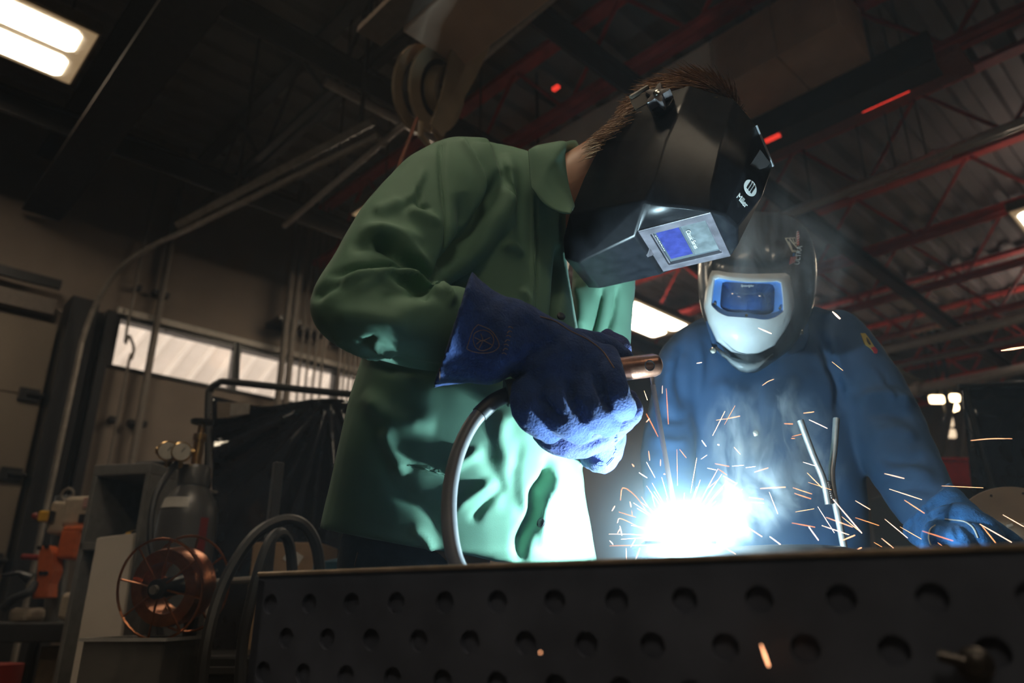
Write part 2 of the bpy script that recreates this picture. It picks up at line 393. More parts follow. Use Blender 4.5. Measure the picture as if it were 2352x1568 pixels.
fixture(-2.2, 1.78, 'bright fluorescent ceiling light in the top left corner')
fixture(1.30, 1.6, 'fluorescent ceiling light behind the green-jacketed welder')
fixture(4.58, 1.57, 'small far fluorescent ceiling light between the two welders', up=0.35)
fixture(8.2, 1.6, 'farthest fluorescent ceiling light of the window-side row', up=0.35)
fixture(5.45, 5.62, 'fluorescent ceiling light cut by the right edge of the photo', up=0.15)
fixture(8.9, 5.2, 'fluorescent ceiling light beyond the right edge of the photo', up=0.7)  # unseen fixture added to light the deck from below
fixture(-1.9, 5.6, 'fluorescent ceiling light above the welding table')
fixture(-0.6, 9.0, 'fluorescent ceiling light behind and to the right of the photographer')  # unseen fixture added as fill for the table side and jacket
fixture(-3.6, 8.0, 'fluorescent ceiling light behind the photographer')

# ------------------------------------------------------------------ hanging duct work and rails
t = thing('hanging_beam', 'brown box beam hanging from the roof at top centre', 'beam', RC(-0.2, 4.7, 3.07))
MB().rbox(-0.34, -0.03, 4.70, 9.0, 3.075, 3.50).build('beam_body', m_brown, t, bevel=0.01)
MB().rbox(-0.46, -0.34, 4.55, 9.0, 3.10, 3.13).build('side_flange', M_('beam_flange', (0.22, 0.17, 0.14), 0.5), t)
for bb in (5.3, 7.5): MB().tube([RC(-0.2, bb, 3.5), RC(-0.2, bb, ZC)], 0.02, 6).build('hanger', m_steel_dk, t)
t = thing('duct_box', 'brown rectangular duct hanging behind the black helmet', 'duct', RC(2.0, 5, 3.87))
for (b0, b1) in ((2.4, 3.6), (3.605, 4.9), (4.905, 5.30), (5.305, 5.66)): MB().rbox(1.80, 2.22, b0, b1, 3.87, 4.25).build('duct_section', m_brown, t, bevel=0.006)
for bb in (3.2, 5.1): MB().tube([RC(2.0, bb, 4.25), RC(2.0, bb, ZC)], 0.012, 6).build('hanger', m_steel_dk, t)
t = thing('crane_rail', 'dark flanged runway rail beside the brown duct', 'rail', RC(2.4, 5, 3.8))
MB().rbox(2.30, 2.36, 1.5, 5.95, 3.74, 3.95).build('rail_web', m_steel_dk, t); MB().rbox(2.26, 2.44, 1.5, 5.95, 3.72, 3.74).build('rail_flange', m_steel_dk, t)
MB().rbox(2.46, 2.75, 1.5, 6.05, 3.86, 3.90).build('rail_cover', M_('rail_red', (0.30, 0.09, 0.07), 0.5), t)
for bb in (2.2, 5.4): MB().tube([RC(2.4, bb, 3.9), RC(2.4, bb, ZC)], 0.016, 6).build('hanger', m_steel_dk, t)
m_redrefl = M_('red_indicator', (0.8, 0.05, 0.03), 0.4, emit=(1.0, 0.05, 0.03), es=0.9, nosample=True)
for i, (a, b0, zz, ln, lb) in enumerate(((2.6, 5.45, 3.85, 0.28, 'red glowing strip on the runway rail near the top right'), (2.28, 4.95, 3.72, 0.10, 'small red glowing strip under the brown duct'), (1.1, 4.2, 3.9, 0.05, 'tiny red lamp beside the hanging beam'))):
    tag(MB().rbox(a - 0.014, a + 0.014, b0, b0 + ln, zz - 0.02, zz).build('strip_lamp', m_redrefl, bevel=0.004), lb, 'lamp')  # glowing strips stand in for soft red reflections under the roof
m_pipe = M_('pale_pipe', (0.50, 0.46, 0.44), 0.35, 0.5)
def hpipe(pa, pb, r, label, m=m_pipe):
    t = thing('overhead_pipe', label, 'pipe', pa, 'overhead pipes')
    MB().tube([pa, pb], r, 10).build('pipe', m, t, True)
    for k in (0.2, 0.5, 0.8):
        p = pa.lerp(pb, k); MB().tube([p + V((0, 0, r)), V((p.x, p.y, ZC))], 0.006, 4).build('hanger', m_steel_dk, t)
    MB().tube([pa.lerp(pb, 0.35), pa.lerp(pb, 0.357)], r * 1.5, 10).build('coupling', m, t)
hpipe(RC(2.95, 3.9, 3.55), RC(2.95, 9.0, 3.55), 0.025, 'pale pipe in the top right corner')
hpipe(RC(3.35, 4.6, 3.75), RC(3.35, 9, 3.75), 0.02, 'short thin pipe right of the brown duct')
hpipe(RC(3.15, 5.1, 3.62), RC(3.15, 5.75, 3.62), 0.018, 'stub of pipe below the top right pipe')
hpipe(RC(7.9, 0.3, 4.02), RC(7.9, 9, 4.02), 0.06, 'thick pale pipe above the shoulder of the navy-jacketed welder')
hpipe(RC(8.6, 0.3, 4.0), RC(8.6, 9, 4.0), 0.035, 'thin pipe just below the thick pale pipe')
hpipe(RC(9.6, 0.3, 3.9), RC(9.6, 9, 3.9), 0.07, 'dull pipe near the far end wall')
hpipe(RC(0.5, 2.0, 3.6), RC(0.5, 5.6, 3.85), 0.02, 'thin slanting pipe behind the hose reel')
hpipe(RC(0.1, 3.2, 3.98), RC(1.7, 3.2, 3.98), 0.03, 'pipe crossing behind the head of the green-jacketed welder')

# hose reel below the box beam
t = thing('hose_reel', 'brown spring-driven hose reel hanging below the box beam', 'hose reel', W(1000, 205, 2.55))
m_reel = M_('reel_tan', (0.46, 0.35, 0.23), 0.5, scale=10)
rc = W(1000, 205, 2.62); rax = V((0.83, -0.42, -0.35)).normalized(); 
e1 = V((0, 0, 1)); e1 = (e1 - rax * e1.dot(rax)).normalized(); e2 = rax.cross(e1)
def arcband(c, r0, r1, a0, a1, h0, h1, n=26):
    mb = MB(); rings = []
    for k in range(n + 1):
        t_ = math.radians(a0 + (a1 - a0) * k / n); d = e1 * math.cos(t_) + e2 * math.sin(t_)
        rings.append([c + d * r0 + rax * h0, c + d * r1 + rax * h0, c + d * r1 + rax * h1, c + d * r0 + rax * h1])
    mb.loft(rings); return mb
arcband(rc, 0.135, 0.185, 0, 360, -0.085, -0.070).build('rim', m_reel, t, True)
arcband(rc, 0.125, 0.185, 0, 360, 0.005, 0.020).build('rim', m_reel, t, True)
arcband(rc, 0.05, 0.128, 0, 360, -0.08, 0.01).build('hose_coil', m_blackrub, t, True)
arcband(rc, 0.0, 0.10, 0, 360, 0.02, 0.075).build('spring_case', m_reel, t, True)
for k in range(4):
    d = e1 * math.cos(k * 1.57 + 0.4) + e2 * math.sin(k * 1.57 + 0.4)
    MB().tube([rc + d * 0.05 + rax * 0.075, rc + d * 0.05 + rax * 0.085], 0.012, 8).build('bolt', m_black, t)
br = [rc + e1 * 0.30 + rax * 0.10, rc + e1 * 0.12 + rax * 0.10, rc - e1 * 0.08 + rax * 0.10, rc - e1 * 0.2 + rax * 0.09]
mb = MB(); mb.loft([[p - e2 * wd - rax * 0.006, p + e2 * wd - rax * 0.006, p + e2 * wd + rax * 0.006, p - e2 * wd + rax * 0.006] for p, wd in zip(br, (0.12, 0.10, 0.06, 0.05))]); mb.build('bracket', m_reel, t, bevel=0.004)
g = rc - e1 * 0.20 + rax * 0.06; MB().tube([g + e2 * 0.07, g - e1 * 0.05 + e2 * 0.05, g - e1 * 0.06 - e2 * 0.05, g - e2 * 0.07, g + e1 * 0.02], 0.013, 8).build('hose_guide', m_reel, t, True)
MB().tube(spline([g + e2 * 0.1 - rax * 0.0, g + e2 * 0.1 - e1 * 0.1, g + e2 * 0.1 - e1 * 0.25], 6), 0.007, 8).build('hose_end', M_('hose_red', (0.35, 0.12, 0.07), 0.5), t, True)
MB().box(rc + e1 * 0.27 - rax * 0.0, (0.26, 0.14, 0.02), (rax, e2, e1)).build('mount_plate', m_reel, t, bevel=0.004)
# ================================================================== things along the window wall (left)
Z1 = V((0, 0, 1))
m_copper = M_('copper_wire', (0.50, 0.20, 0.10), 0.28, 1.0, scale=60, bump=0.4, bscale=200)
m_cylgrey = M_('cylinder_grey', (0.10, 0.095, 0.095), 0.35, 0.2, scale=10)
m_brass = M_('brass', (0.55, 0.36, 0.16), 0.3, 1.0)
m_white = M_('white_plastic', (0.55, 0.52, 0.48), 0.45)
m_cream = M_('cream_enamel', (0.46, 0.38, 0.29), 0.45)
m_orange = M_('orange_enamel', (0.62, 0.13, 0.03), 0.45)
m_redp = M_('red_paint', (0.22, 0.02, 0.015), 0.45)
m_cab = M_('cabinet_grey', (0.20, 0.19, 0.185), 0.45)
m_dark = M_('dark_interior', (0.03, 0.03, 0.032), 0.7)
m_card = M_('cardboard', (0.30, 0.19, 0.11), 0.8)
m_yellow = M_('yellow_plastic', (0.65, 0.36, 0.03), 0.4)

# gas cylinder with regulator
cy = W(430, 1200, 2.75); t = thing('gas_cylinder', 'dark grey gas cylinder with brass regulator and two gauges', 'gas cylinder', (cy.x, cy.y, 0))
zt = W(430, 1100, 2.75).z; c0 = V((cy.x, cy.y, 0)); R = 0.103
zs = W(430, 1180, 2.75).z
MB().lathe(c0, Z1, [(R, 0), (R, zs - 0.02), (R * 0.97, zs + 0.01), (R * 0.85, zs + 0.05), (R * 0.62, zs + 0.085), (0.045, zs + 0.105), (0.042, zs + 0.13)], 32).build('tank', m_cylgrey, t, True)
lb = MB(); 
for k in range(10): pass
rings = [[c0 + V((math.cos(x), math.sin(x), 0)) * (R + 0.001) + Z1 * zz for x in np.linspace(-2.4, -1.1, 14)] for zz in (zs - 0.035, zs + 0.0)]
MB().grid([[c0 + V((math.cos(x), math.sin(x), 0)) * (r_ + 0.002) + Z1 * zz for x in np.linspace(-2.4, -1.2, 14)] for r_, zz in ((R * 0.97, zs + 0.012), (R * 0.86, zs + 0.05))]).build('paper_label', m_white, t)
MB().grid([[c0 + V((math.cos(x), math.sin(x), 0)) * (R + 0.0015) + Z1 * zz for x in np.linspace(-0.75, -0.45, 6)] for zz in (zs - 0.16, zs - 0.02)]).build('red_stripe', m_redp, t)
MB().lathe(c0, Z1, [(0.055, zs + 0.10), (0.058, zs + 0.16), (0.05, zs + 0.175)], 20).build('neck_ring', m_cylgrey, t, True)
vt = c0 + Z1 * (zs + 0.17)
MB().lathe(vt, Z1, [(0.018, 0), (0.018, 0.10), (0.024, 0.10), (0.024, 0.125), (0.012, 0.13), (0.012, 0.17)], 14).build('valve_stem', m_brass, t, True)
MB().lathe(vt + Z1 * 0.165, Z1, [(0.012, 0), (0.04, 0.002), (0.042, 0.014), (0.012, 0.018)], 14).build('hand_wheel', m_black, t, True)
reg = vt + V((-0.055, -0.02, 0.055))
MB().lathe(reg, V((-1, -0.3, 0)), [(0.014, -0.05), (0.014, 0), (0.034, 0.002), (0.036, 0.04), (0.02, 0.05), (0.012, 0.085)], 16).build('regulator_body', m_brass, t, True)
for gx, gy, gz in ((398, 1036, 2.66), (430, 1038, 2.66)):
    g = W(gx - 12, gy, gz); ax = (CAM - g).normalized(); ax = (ax + V((-0.12, 0, 0.1))).normalized()
    G = MB().lathe(g, ax, [(0.034, -0.015), (0.036, 0.01), (0.033, 0.014)], 24).build('gauge', m_brass, t, True)
    MB().lathe(g + ax * 0.0145, ax, [(0.031, 0), (0.030, 0.001)], 24).build('dial', M_('dial_face', (0.6, 0.55, 0.48), 0.3), G)
    MB().tube([g + ax * 0.016, g + ax * 0.016 + V((0.012, 0, 0.014))], 0.0014, 4).build('needle', m_black, G)
    MB().tube([g - ax * 0.01, g - ax * 0.012 - Z1 * 0.05, reg], 0.008, 8).build('gauge_stem', m_brass, t, True)
MB().tube(spline([reg - Z1 * 0.03, W(372, 1110, 2.62), W(352, 1160, 2.58), W(345, 1240, 2.56), W(360, 1330, 2.56), W(370, 1500, 2.6)], 24), 0.011, 8).build('gas_hose', m_blackrub, t, True)
# copper welding-wire reel with its wire cage, in front of the cylinder
sc = W(400, 1345, 2.15); ax = (W(490, 1325, 2.32) - W(360, 1350, 2.08)).normalized()
t = thing('wire_spool', 'copper welding-wire coil on a spoked wire reel', 'wire spool', sc - Z1 * 0.2)
e1 = (Z1 - ax * Z1.dot(ax)).normalized(); e2 = ax.cross(e1)
MB().lathe(sc, ax, [(0.068, -0.045), (0.100, -0.045), (0.103, -0.03), (0.103, 0.03), (0.100, 0.045), (0.068, 0.045), (0.068, -0.045)], 48, cap=False).build('wire_coil', m_copper, t, True)
MB().lathe(sc, ax, [(0.026, -0.075), (0.026, 0.075)], 16).build('hub', m_black, t, True)
MB().lathe(sc - ax * 0.075, ax, [(0.012, -0.012), (0.012, 0)], 10).build('hub_pin', m_galv, t, True)
for sd in (-1, 1):
    q = sc + ax * 0.06 * sd
    MB().tube([q + (e1 * math.cos(x) + e2 * math.sin(x)) * 0.130 for x in np.linspace(0, 2 * math.pi, 40)[:-1]], 0.0035, 6, closed=True).build('rim_wire', m_copper, t, True)
    for k in range(8):
        x = k * math.pi / 4 + 0.2; d = e1 * math.cos(x) + e2 * math.sin(x)
        MB().tube([q + d * 0.024, q + d * 0.130], 0.003, 5).build('spoke', m_copper, t, True)
ped = W(400, 1345, 2.15)
MB().tube([sc + ax * 0.10, V((sc.x + ax.x * 0.10, sc.y + ax.y * 0.10, 0.0))], 0.02, 8).build('stand_post', m_black, t)
MB().cyl(sc - ax * 0.06, sc + ax * 0.11, 0.012, 10).build('axle', m_black, t)
# wire feeder cart under the spool
t = thing('wire_feeder', 'dark wire feeder housing below the copper spool', 'machine', (sc.x, sc.y + 0.25, 0))
fz = W(480, 1500, 2.4).z
MB().box((sc.x + 0.10, sc.y + 0.32, fz / 2), (0.42, 0.34, fz)).build('housing', m_black, t, bevel=0.01)
MB().box((sc.x + 0.10, sc.y + 0.14, fz - 0.04), (0.36, 0.01, 0.02)).build('front_bar', m_steel_dk, t, bevel=0.002)
MB().lathe((sc.x + 0.02, sc.y + 0.14, fz - 0.02), V((0, -1, 0)), [(0.012, 0), (0.012, 0.03), (0.006, 0.035)], 12).build('latch', m_galv, t, True)

# open grey cabinet
t = thing('open_cabinet', 'grey open-front metal cabinet with dark interior', 'cabinet', W(290, 1290, 3.0))
A_, B_ = W(214, 1085, 3.0), W(372, 1052, 3.0); zb = W(214, 1245, 3.0).z
dx = V((B_.x - A_.x, 0, 0)); dy = V((0.10, 0.40, 0)); ztp = A_.z + 0.03; th = 0.02
wdt = dx.length; o0 = V((A_.x, A_.y, 0)); exx = V((0.97, -0.24, 0)); eyy = V((0.24, 0.97, 0))
def cbx(mb, x0, x1, y0, y1, z0, z1): return mb.box(o0 + exx * (x0 + x1) / 2 + eyy * (y0 + y1) / 2 + Z1 * (z0 + z1) / 2, (x1 - x0, y1 - y0, z1 - z0), (exx, eyy, Z1))
cbx(MB(), 0, wdt, 0, 0.4, ztp - 0.045, ztp).build('top_panel', m_cab, t, bevel=0.004)
cbx(MB(), 0, wdt, 0, 0.4, zb - 0.03, zb).build('shelf', m_cab, t, bevel=0.003)
cbx(MB(), 0, 0.02, 0, 0.4, 0, ztp - 0.045).build('side_panel', m_cab, t, bevel=0.003); cbx(MB(), wdt - 0.02, wdt, 0, 0.4, 0, ztp - 0.045).build('side_panel', m_cab, t, bevel=0.003)
cbx(MB(), 0.02, wdt - 0.02, 0.38, 0.4, 0, ztp - 0.045).build('back_panel', m_dark, t)
# tools on the cabinet
def tool(x0, lab, colr, zoff):
    q = thing('hand_tool', lab, 'tool', o0 + exx * x0 + eyy * 0.12 + Z1 * zb)
    p0 = o0 + exx * x0 + eyy * 0.12 + Z1 * (zb + zoff)
    MB().tube([p0, p0 + exx * 0.05 + Z1 * 0.012, p0 + exx * 0.11 + Z1 * 0.02], [0.018, 0.022, 0.015], 10).build('body', m_black, q, True)
    MB().tube([p0 + exx * 0.02 + Z1 * 0.005, p0 + exx * 0.045 + Z1 * 0.011], 0.0235, 10).build('collar', colr, q, True)
    MB().tube([p0 - exx * 0.03, p0], [0.006, 0.012], 8).build('nose', m_steel_dk, q, True)
tool(0.10, 'black power tool with a yellow collar on the cabinet shelf', m_yellow, 0.022)
tool(0.19, 'second yellow-collared tool, farther right on the cabinet shelf', m_yellow, 0.03)
cbx(MB(), 0.10, 0.26, 0.1, 0.3, ztp, ztp + 0.03).build('folded_cover', m_blackrub, bevel=0.01)
tag(bpy.data.objects['folded_cover'], 'black folded cover lying on top of the grey cabinet', 'cloth')
# board leaning on the cabinet
Q = [W(222, 1236, 2.75), W(307, 1226, 2.75), W(262, 1568, 2.45), W(160, 1568, 2.45)]
dn = (Q[2] - Q[1]); f_ = lambda p: p + dn * (p.z / max(1e-6, -dn.z)) if False else p
k = -Q[1].z / dn.z; Q = [Q[0], Q[1], Q[1] + (Q[2] - Q[1]) * k, Q[0] + (Q[3] - Q[0]) * (-Q[0].z / (Q[3] - Q[0]).z)]
tag(MB().prism(Q, V((0.0, 0.02, 0.006))).build('leaning_board', M_('pale_board', (0.33, 0.28, 0.24), 0.7, scale=3), bevel=0.002), 'tall pale grey board leaning against the cabinet', 'board')
# clear bin at the bottom
c = W(285, 1530, 2.05); t = thing('storage_bin', 'smoky clear storage bin below the leaning board', 'bin', (c.x, c.y + 0.1, 0))
m_smoky = M_('smoky_plastic', (0.16, 0.15, 0.14), 0.2, alpha=0.55)
zr = W(285, 1468, 2.05).z
for dxx, sy, wx, wy in ((0, -0.12, 0.2, 0.006), (0, 0.12, 0.2, 0.006), (-0.1, 0, 0.006, 0.24), (0.1, 0, 0.006, 0.24)): MB().box((c.x + dxx, c.y + 0.1 + sy, zr / 2), (wx, wy, zr)).build('bin_wall', m_smoky, t)
MB().box((c.x, c.y + 0.1, 0.01), (0.2, 0.24, 0.02)).build('bin_base', m_smoky, t)
mb = MB()
for dxx, sy, wx, wy in ((0, -0.125, 0.22, 0.014), (0, 0.125, 0.22, 0.014), (-0.105, 0, 0.014, 0.25), (0.105, 0, 0.014, 0.25)): mb.box((c.x + dxx, c.y + 0.1 + sy, zr), (wx, wy, 0.008))
mb.build('bin_rim', M_('clear_rim', (0.4, 0.38, 0.36), 0.3), t)

# drill press on a bench
t = thing('drill_press', 'cream and orange bench drill press', 'drill press', W(150, 1440, 3.7))
def pb(mb, x0, y0, x1, y1, Y, d):
    a, b = W(x0, y0, Y), W(x1, y1, Y); return mb.box(((a.x + b.x) / 2, Y + d / 2, (a.z + b.z) / 2), (abs(b.x - a.x), d, abs(a.z - b.z)))
pb(MB(), 118, 1150, 160, 1225, 3.7, 0.26).build('belt_cover', m_cream, t, bevel=0.015); pb(MB(), 150, 1138, 212, 1208, 3.68, 0.3).build('motor_cover', m_cream, t, bevel=0.02)
pb(MB(), 193, 1142, 212, 1165, 3.665, 0.012).build('warning_label', M_('pink_label', (0.5, 0.3, 0.27), 0.5), t)
pb(MB(), 182, 1180, 203, 1200, 3.665, 0.012).build('rating_plate', m_black, t)
MB().tube([W(155, 1135, 3.8) + V((0.03 * math.cos(x), 0, 0.03 * math.sin(x))) for x in np.linspace(0, 6.28, 20)[:-1]], 0.007, 6, closed=True).build('lifting_eye', m_galv, t, True)
g = MB(); pb(g, 144, 1206, 200, 1222, 3.62, 0.26); pb(g, 140, 1215, 172, 1282, 3.62, 0.26); g.build('guard', m_orange, t, bevel=0.012)
pb(MB(), 172, 1222, 200, 1282, 3.72, 0.10).build('guard_opening', m_black, t, bevel=0.006)
pb(MB(), 90, 1172, 107, 1197, 3.66, 0.05).build('stop_button_box', m_yellow, t, bevel=0.005); pb(MB(), 107, 1172, 116, 1198, 3.67, 0.04).build('switch_box', m_black, t, bevel=0.004)
MB().lathe(W(86, 1185, 3.68), V((-1, 0, 0)), [(0.014, 0), (0.018, 0.01), (0.015, 0.02)], 12).build('stop_button', m_redp, t, True)
col = MB().tube([W(150, 1140, 3.85), W(120, 1440, 3.85)], 0.045, 16).build('column', M_('grey_iron', (0.2, 0.2, 0.2), 0.4, 0.6), t, True)
v_ = MB(); pts = [(92, 1255), (108, 1250), (122, 1268), (124, 1310), (112, 1340), (110, 1372), (72, 1374), (84, 1330), (86, 1280)]
v_.prism([W(x, y, 3.6) for x, y in pts], V((0, 0.08, 0))).build('vise_jaw', m_orange, t, bevel=0.006)
MB().tube([W(52, 1278, 3.62), W(95, 1280, 3.62)], 0.014, 8).build('feed_handle', m_redp, t, True); 
for x0, y0 in ((92, 1258), (109, 1255), (96, 1316), (107, 1316)): MB().lathe(W(x0, y0, 3.6), V((0, -1, 0)), [(0.010, 0), (0.010, 0.012)], 8).build('bolt', m_black, t)
MB().tube([W(6, 1321, 3.6), W(44, 1316, 3.6), W(70, 1330, 3.62)], [0.008, 0.012, 0.03], 10).build('chuck', m_black, t, True)
MB().tube(spline([W(80, 1340, 3.6), W(66, 1360, 3.55), W(30, 1376, 3.55), W(5, 1400, 3.55)], 12), 0.018, 8).build('supply_cable', m_blackrub, t, True)
pb(MB(), 140, 1360, 185, 1425, 3.6, 0.2).build('base_casting', m_cream, t, bevel=0.02)
pb(MB(), 20, 1395, 60, 1428, 3.6, 0.15).build('table_casting', m_cream, t, bevel=0.02)
# bench
bz = W(90, 1430, 3.5).z; bx = W(90, 1430, 3.5)
t = thing('work_bench', 'dark work bench carrying the drill press', 'bench', (bx.x, bx.y + 0.3, 0))
MB().box((bx.x - 0.15, bx.y + 0.32, bz - 0.04), (1.0, 0.7, 0.08)).build('bench_top', m_dark, t, bevel=0.006)
for sx in (-0.6, 0.3):
    for sy in (0.05, 0.6): MB().box((bx.x + sx, bx.y + sy, (bz - 0.08) / 2), (0.07, 0.07, bz - 0.08)).build('leg', m_dark, t)
MB().box((bx.x + 0.12, bx.y + 0.3, (bz - 0.1) / 2), (0.3, 0.4, bz - 0.1)).build('drawer_unit', M_('olive_tan', (0.2, 0.15, 0.10), 0.6), t, bevel=0.006)
c = W(-30, 1545, 3.0); tag(MB().lathe((c.x, c.y, 0), Z1, [(0.09, 0), (0.11, 0.3), (0.115, c.z + 0.03), (0.1, c.z + 0.03)], 20).build('scrap_bucket', m_redp, smooth=True), 'red bucket under the bench at the bottom left corner', 'bucket')

# black welding curtain on a tube frame
t = thing('welding_screen', 'black plastic welding curtain gathered on a tube frame, behind the green-jacketed welder', 'screen', W(650, 1290, 3.2))
y0 = 3.2
top = [W(462, 1568, 3.2), W(468, 1200, 3.2), W(478, 930, 3.2), W(484, 895, 3.2), W(500, 880, 3.2), W(530, 877, 3.2), W(700, 895, 3.15), W(860, 910, 3.1), W(1000, 925, 3.06)]
top[0] = V((top[1].x, top[1].y, 0.0)); MB().tube(spline(top, 40), 0.016, 8).build('frame_tube', m_black, t, True)
MB().tube([V((top[-1].x, top[-1].y, 0)), top[-1]], 0.016, 8).build('frame_post', m_black, t, True)
MB().tube([W(545, 790, 3.3), W(541, 880, 3.22)], 0.016, 8).build('frame_stub', m_black, t, True)
m_curt = M_('black_curtain', (0.017, 0.018, 0.024), 0.16, scale=10, var=0.3, coat=0.3)
G = []
gx, gy = 757, 905           # gather point
nu, nv = 90, 60
for i in range(nv):
    row = []
    for j in range(nu):
        u_ = j / (nu - 1); v_ = i / (nv - 1)
        pxx = lerp(487, 1010, u_); tb = lerp(905, 922, u_) + (24 * math.exp(-((pxx - 600) / 90) ** 2)) + 26 * math.exp(-((pxx - 880) / 60) ** 2)
        pyy = lerp(tb, 1560, v_)
        ang = math.atan2(pyy - gy, pxx - gx); rr = math.hypot(pxx - gx, pyy - gy)
        fold = math.sin(ang * 16 + 0.8 * math.sin(ang * 7)) * 0.045 * min(1, rr / 160) * math.exp(-rr / 900) + 0.012 * noise.noise(V((pxx * 0.012, pyy * 0.008, 0)))
        row.append(W(pxx, pyy, 3.18 + fold + 0.1 * (1 - u_) * 0))
    G.append(row)
MB().grid(G).build('curtain', m_curt, t, True, ang=180, solid=0.002)
pl = [W(499, 922, 3.10), W(574, 925, 3.10), W(572, 950, 3.10), W(540, 958, 3.10), W(498, 960, 3.10)]
MB().prism(pl, V((0, 0.004, 0))).build('paper_tag', M_('brown_paper', (0.22, 0.17, 0.13), 0.7), t)
pl = [W(530, 926, 3.095), W(574, 925, 3.095), W(571, 950, 3.095), W(528, 955, 3.095)]
MB().prism(pl, V((0, 0.002, 0))).build('paper_slip', M_('paper_slip', (0.36, 0.32, 0.29), 0.6), t)
for k in range(6): MB().tube([W(486, 950 + k * 90, 3.19), W(497, 950 + k * 90, 3.16)], 0.006, 6).build('tie', m_galv, t)
# square post and cable loops
p = W(640, 1062, 2.2); tag(MB().box((p.x, p.y, p.z / 2), (0.028, 0.028, p.z), (V((0.8, 0.6, 0)), V((-0.6, 0.8, 0)), Z1)).build('square_post', M_('post_steel', (0.045, 0.042, 0.045), 0.45), bevel=0.003), 'dark square steel post standing between the cable loops', 'post')
def loop(pts, r, label, m=m_blackrub):
    return tag(MB().tube(spline(pts, 50), r, 8).build('welding_cable', m, smooth=True), label, 'cable', 'looped cables left of the table')
m_hose = M_('cable_grey', (0.018, 0.016, 0.016), 0.5)
loop([W(455, 1700, 1.95), W(470, 1500, 1.95), W(510, 1350, 2.0), W(575, 1240, 2.05), W(640, 1197, 2.1), W(690, 1200, 2.12), W(722, 1240, 2.14), W(735, 1310, 2.16), W(738, 1420, 2.16), W(720, 1700, 2.1)], 0.016, 'thick cable looping over behind the square post', m_hose)
loop([W(548, 1700, 1.9), W(555, 1500, 1.9), W(572, 1400, 1.9), W(600, 1290, 1.92), W(625, 1235, 1.95), W(650, 1225, 2.0), W(668, 1270, 2.05), W(672, 1400, 2.05), W(660, 1700, 2.0)], 0.014, 'inner cable loop standing close to the table corner')
# cardboard box and blue barrel behind the table
b0 = W(668, 1275, 2.75); t = thing('cardboard_box', 'brown cardboard box with a white label behind the cable loops', 'box', (b0.x, b0.y + 0.15, 0))
zt = W(668, 1245, 2.75).z
MB().box((b0.x - 0.02, b0.y + 0.15, zt / 2), (0.24, 0.3, zt)).build('carton', m_card, t, bevel=0.004)
cc = W(672, 1280, 2.74); MB().box((cc.x, b0.y - 0.002, cc.z), (0.06, 0.003, 0.045), (V((0.85, 0, -0.5)), V((0, 1, 0)), V((0.5, 0, 0.85)))).build('carton_label', m_white, t)
c = W(790, 1290, 2.35); tag(MB().lathe((c.x, c.y + 0.2, 0), Z1, [(0.14, 0), (0.15, 0.4), (0.14, c.z + 0.005), (0.08, c.z + 0.02), (0.02, c.z + 0.025)], 28).build('blue_barrel', M_('blue_barrel_plastic', (0.02, 0.07, 0.11), 0.4), smooth=True), 'dark blue barrel behind the back of the green-jacketed welder', 'barrel')
p = W(560, 1337, 2.3); tag(MB().tube([W(490, 1337, 2.4), W(600, 1330, 2.3)], 0.011, 8).build('steel_tube', m_galv, smooth=True), 'short steel tube lying behind the table corner', 'tube')

# ================================================================== far right
# wall shell piece with a bright doorway into the next bay
t = thing('door_2', None, None, RC(12.9, 3.2, 0)); tag(t, kind='structure')
MB().rbox(12.93, 12.99, 2.75, 4.05, 0.0, 2.75).build('panel', M_('tan_roller', (0.75, 0.60, 0.48), 0.6, scale=2), t)
for z in (0.9, 1.5, 2.1): MB().rbox(12.90, 12.94, 2.75, 4.05, z, z + 0.05).build('rail', m_steel_dk, t)
MB().rbox(12.86, 12.98, 2.66, 2.75, 0, 2.9).build('jamb', m_dark, t); MB().rbox(12.86, 12.98, 4.05, 4.14, 0, 2.9).build('jamb', m_dark, t)
m_farl = lampmat('far_lamp', (1.0, 0.72, 0.40), 9.0)
for i, (x0, y0, x1, y1, lab) in enumerate(((2133, 908, 2170, 926, 'upper left small glowing lamp in the far bay'), (2180, 905, 2206, 922, 'upper right small glowing lamp in the far bay'), (2180, 928, 2204, 944, 'tilted small glowing lamp below the upper two in the far bay'), (2168, 958, 2192, 980, 'dimmer lamp in the middle of the far bay'), (2172, 985, 2198, 1006, 'lowest lamp of the far bay'))):
    a, b = W(x0, y0, 11.0), W(x1, y1, 11.0); q = thing('bay_lamp', lab, 'lamp', ((a.x + b.x) / 2, 11, a.z), 'lamps in the far bay')
    MB().box(((a.x + b.x) / 2, 11.0, (a.z + b.z) / 2), (b.x - a.x, 0.06, a.z - b.z), (V((0.94, 0, 0.34)) if i == 2 else V((1, 0, 0)), V((0, 1, 0)), V((-0.34, 0, 0.94)) if i == 2 else Z1)).build('lamp_face', m_farl if i < 3 else lampmat('far_lamp_dim', (1, 0.75, 0.5), 1.0), q, bevel=0.03)
    MB().tube([V(((a.x + b.x) / 2, 11.05, a.z)), V(((a.x + b.x) / 2, 11.05, ZC))], 0.02, 4).build('hanger', m_dark, q)
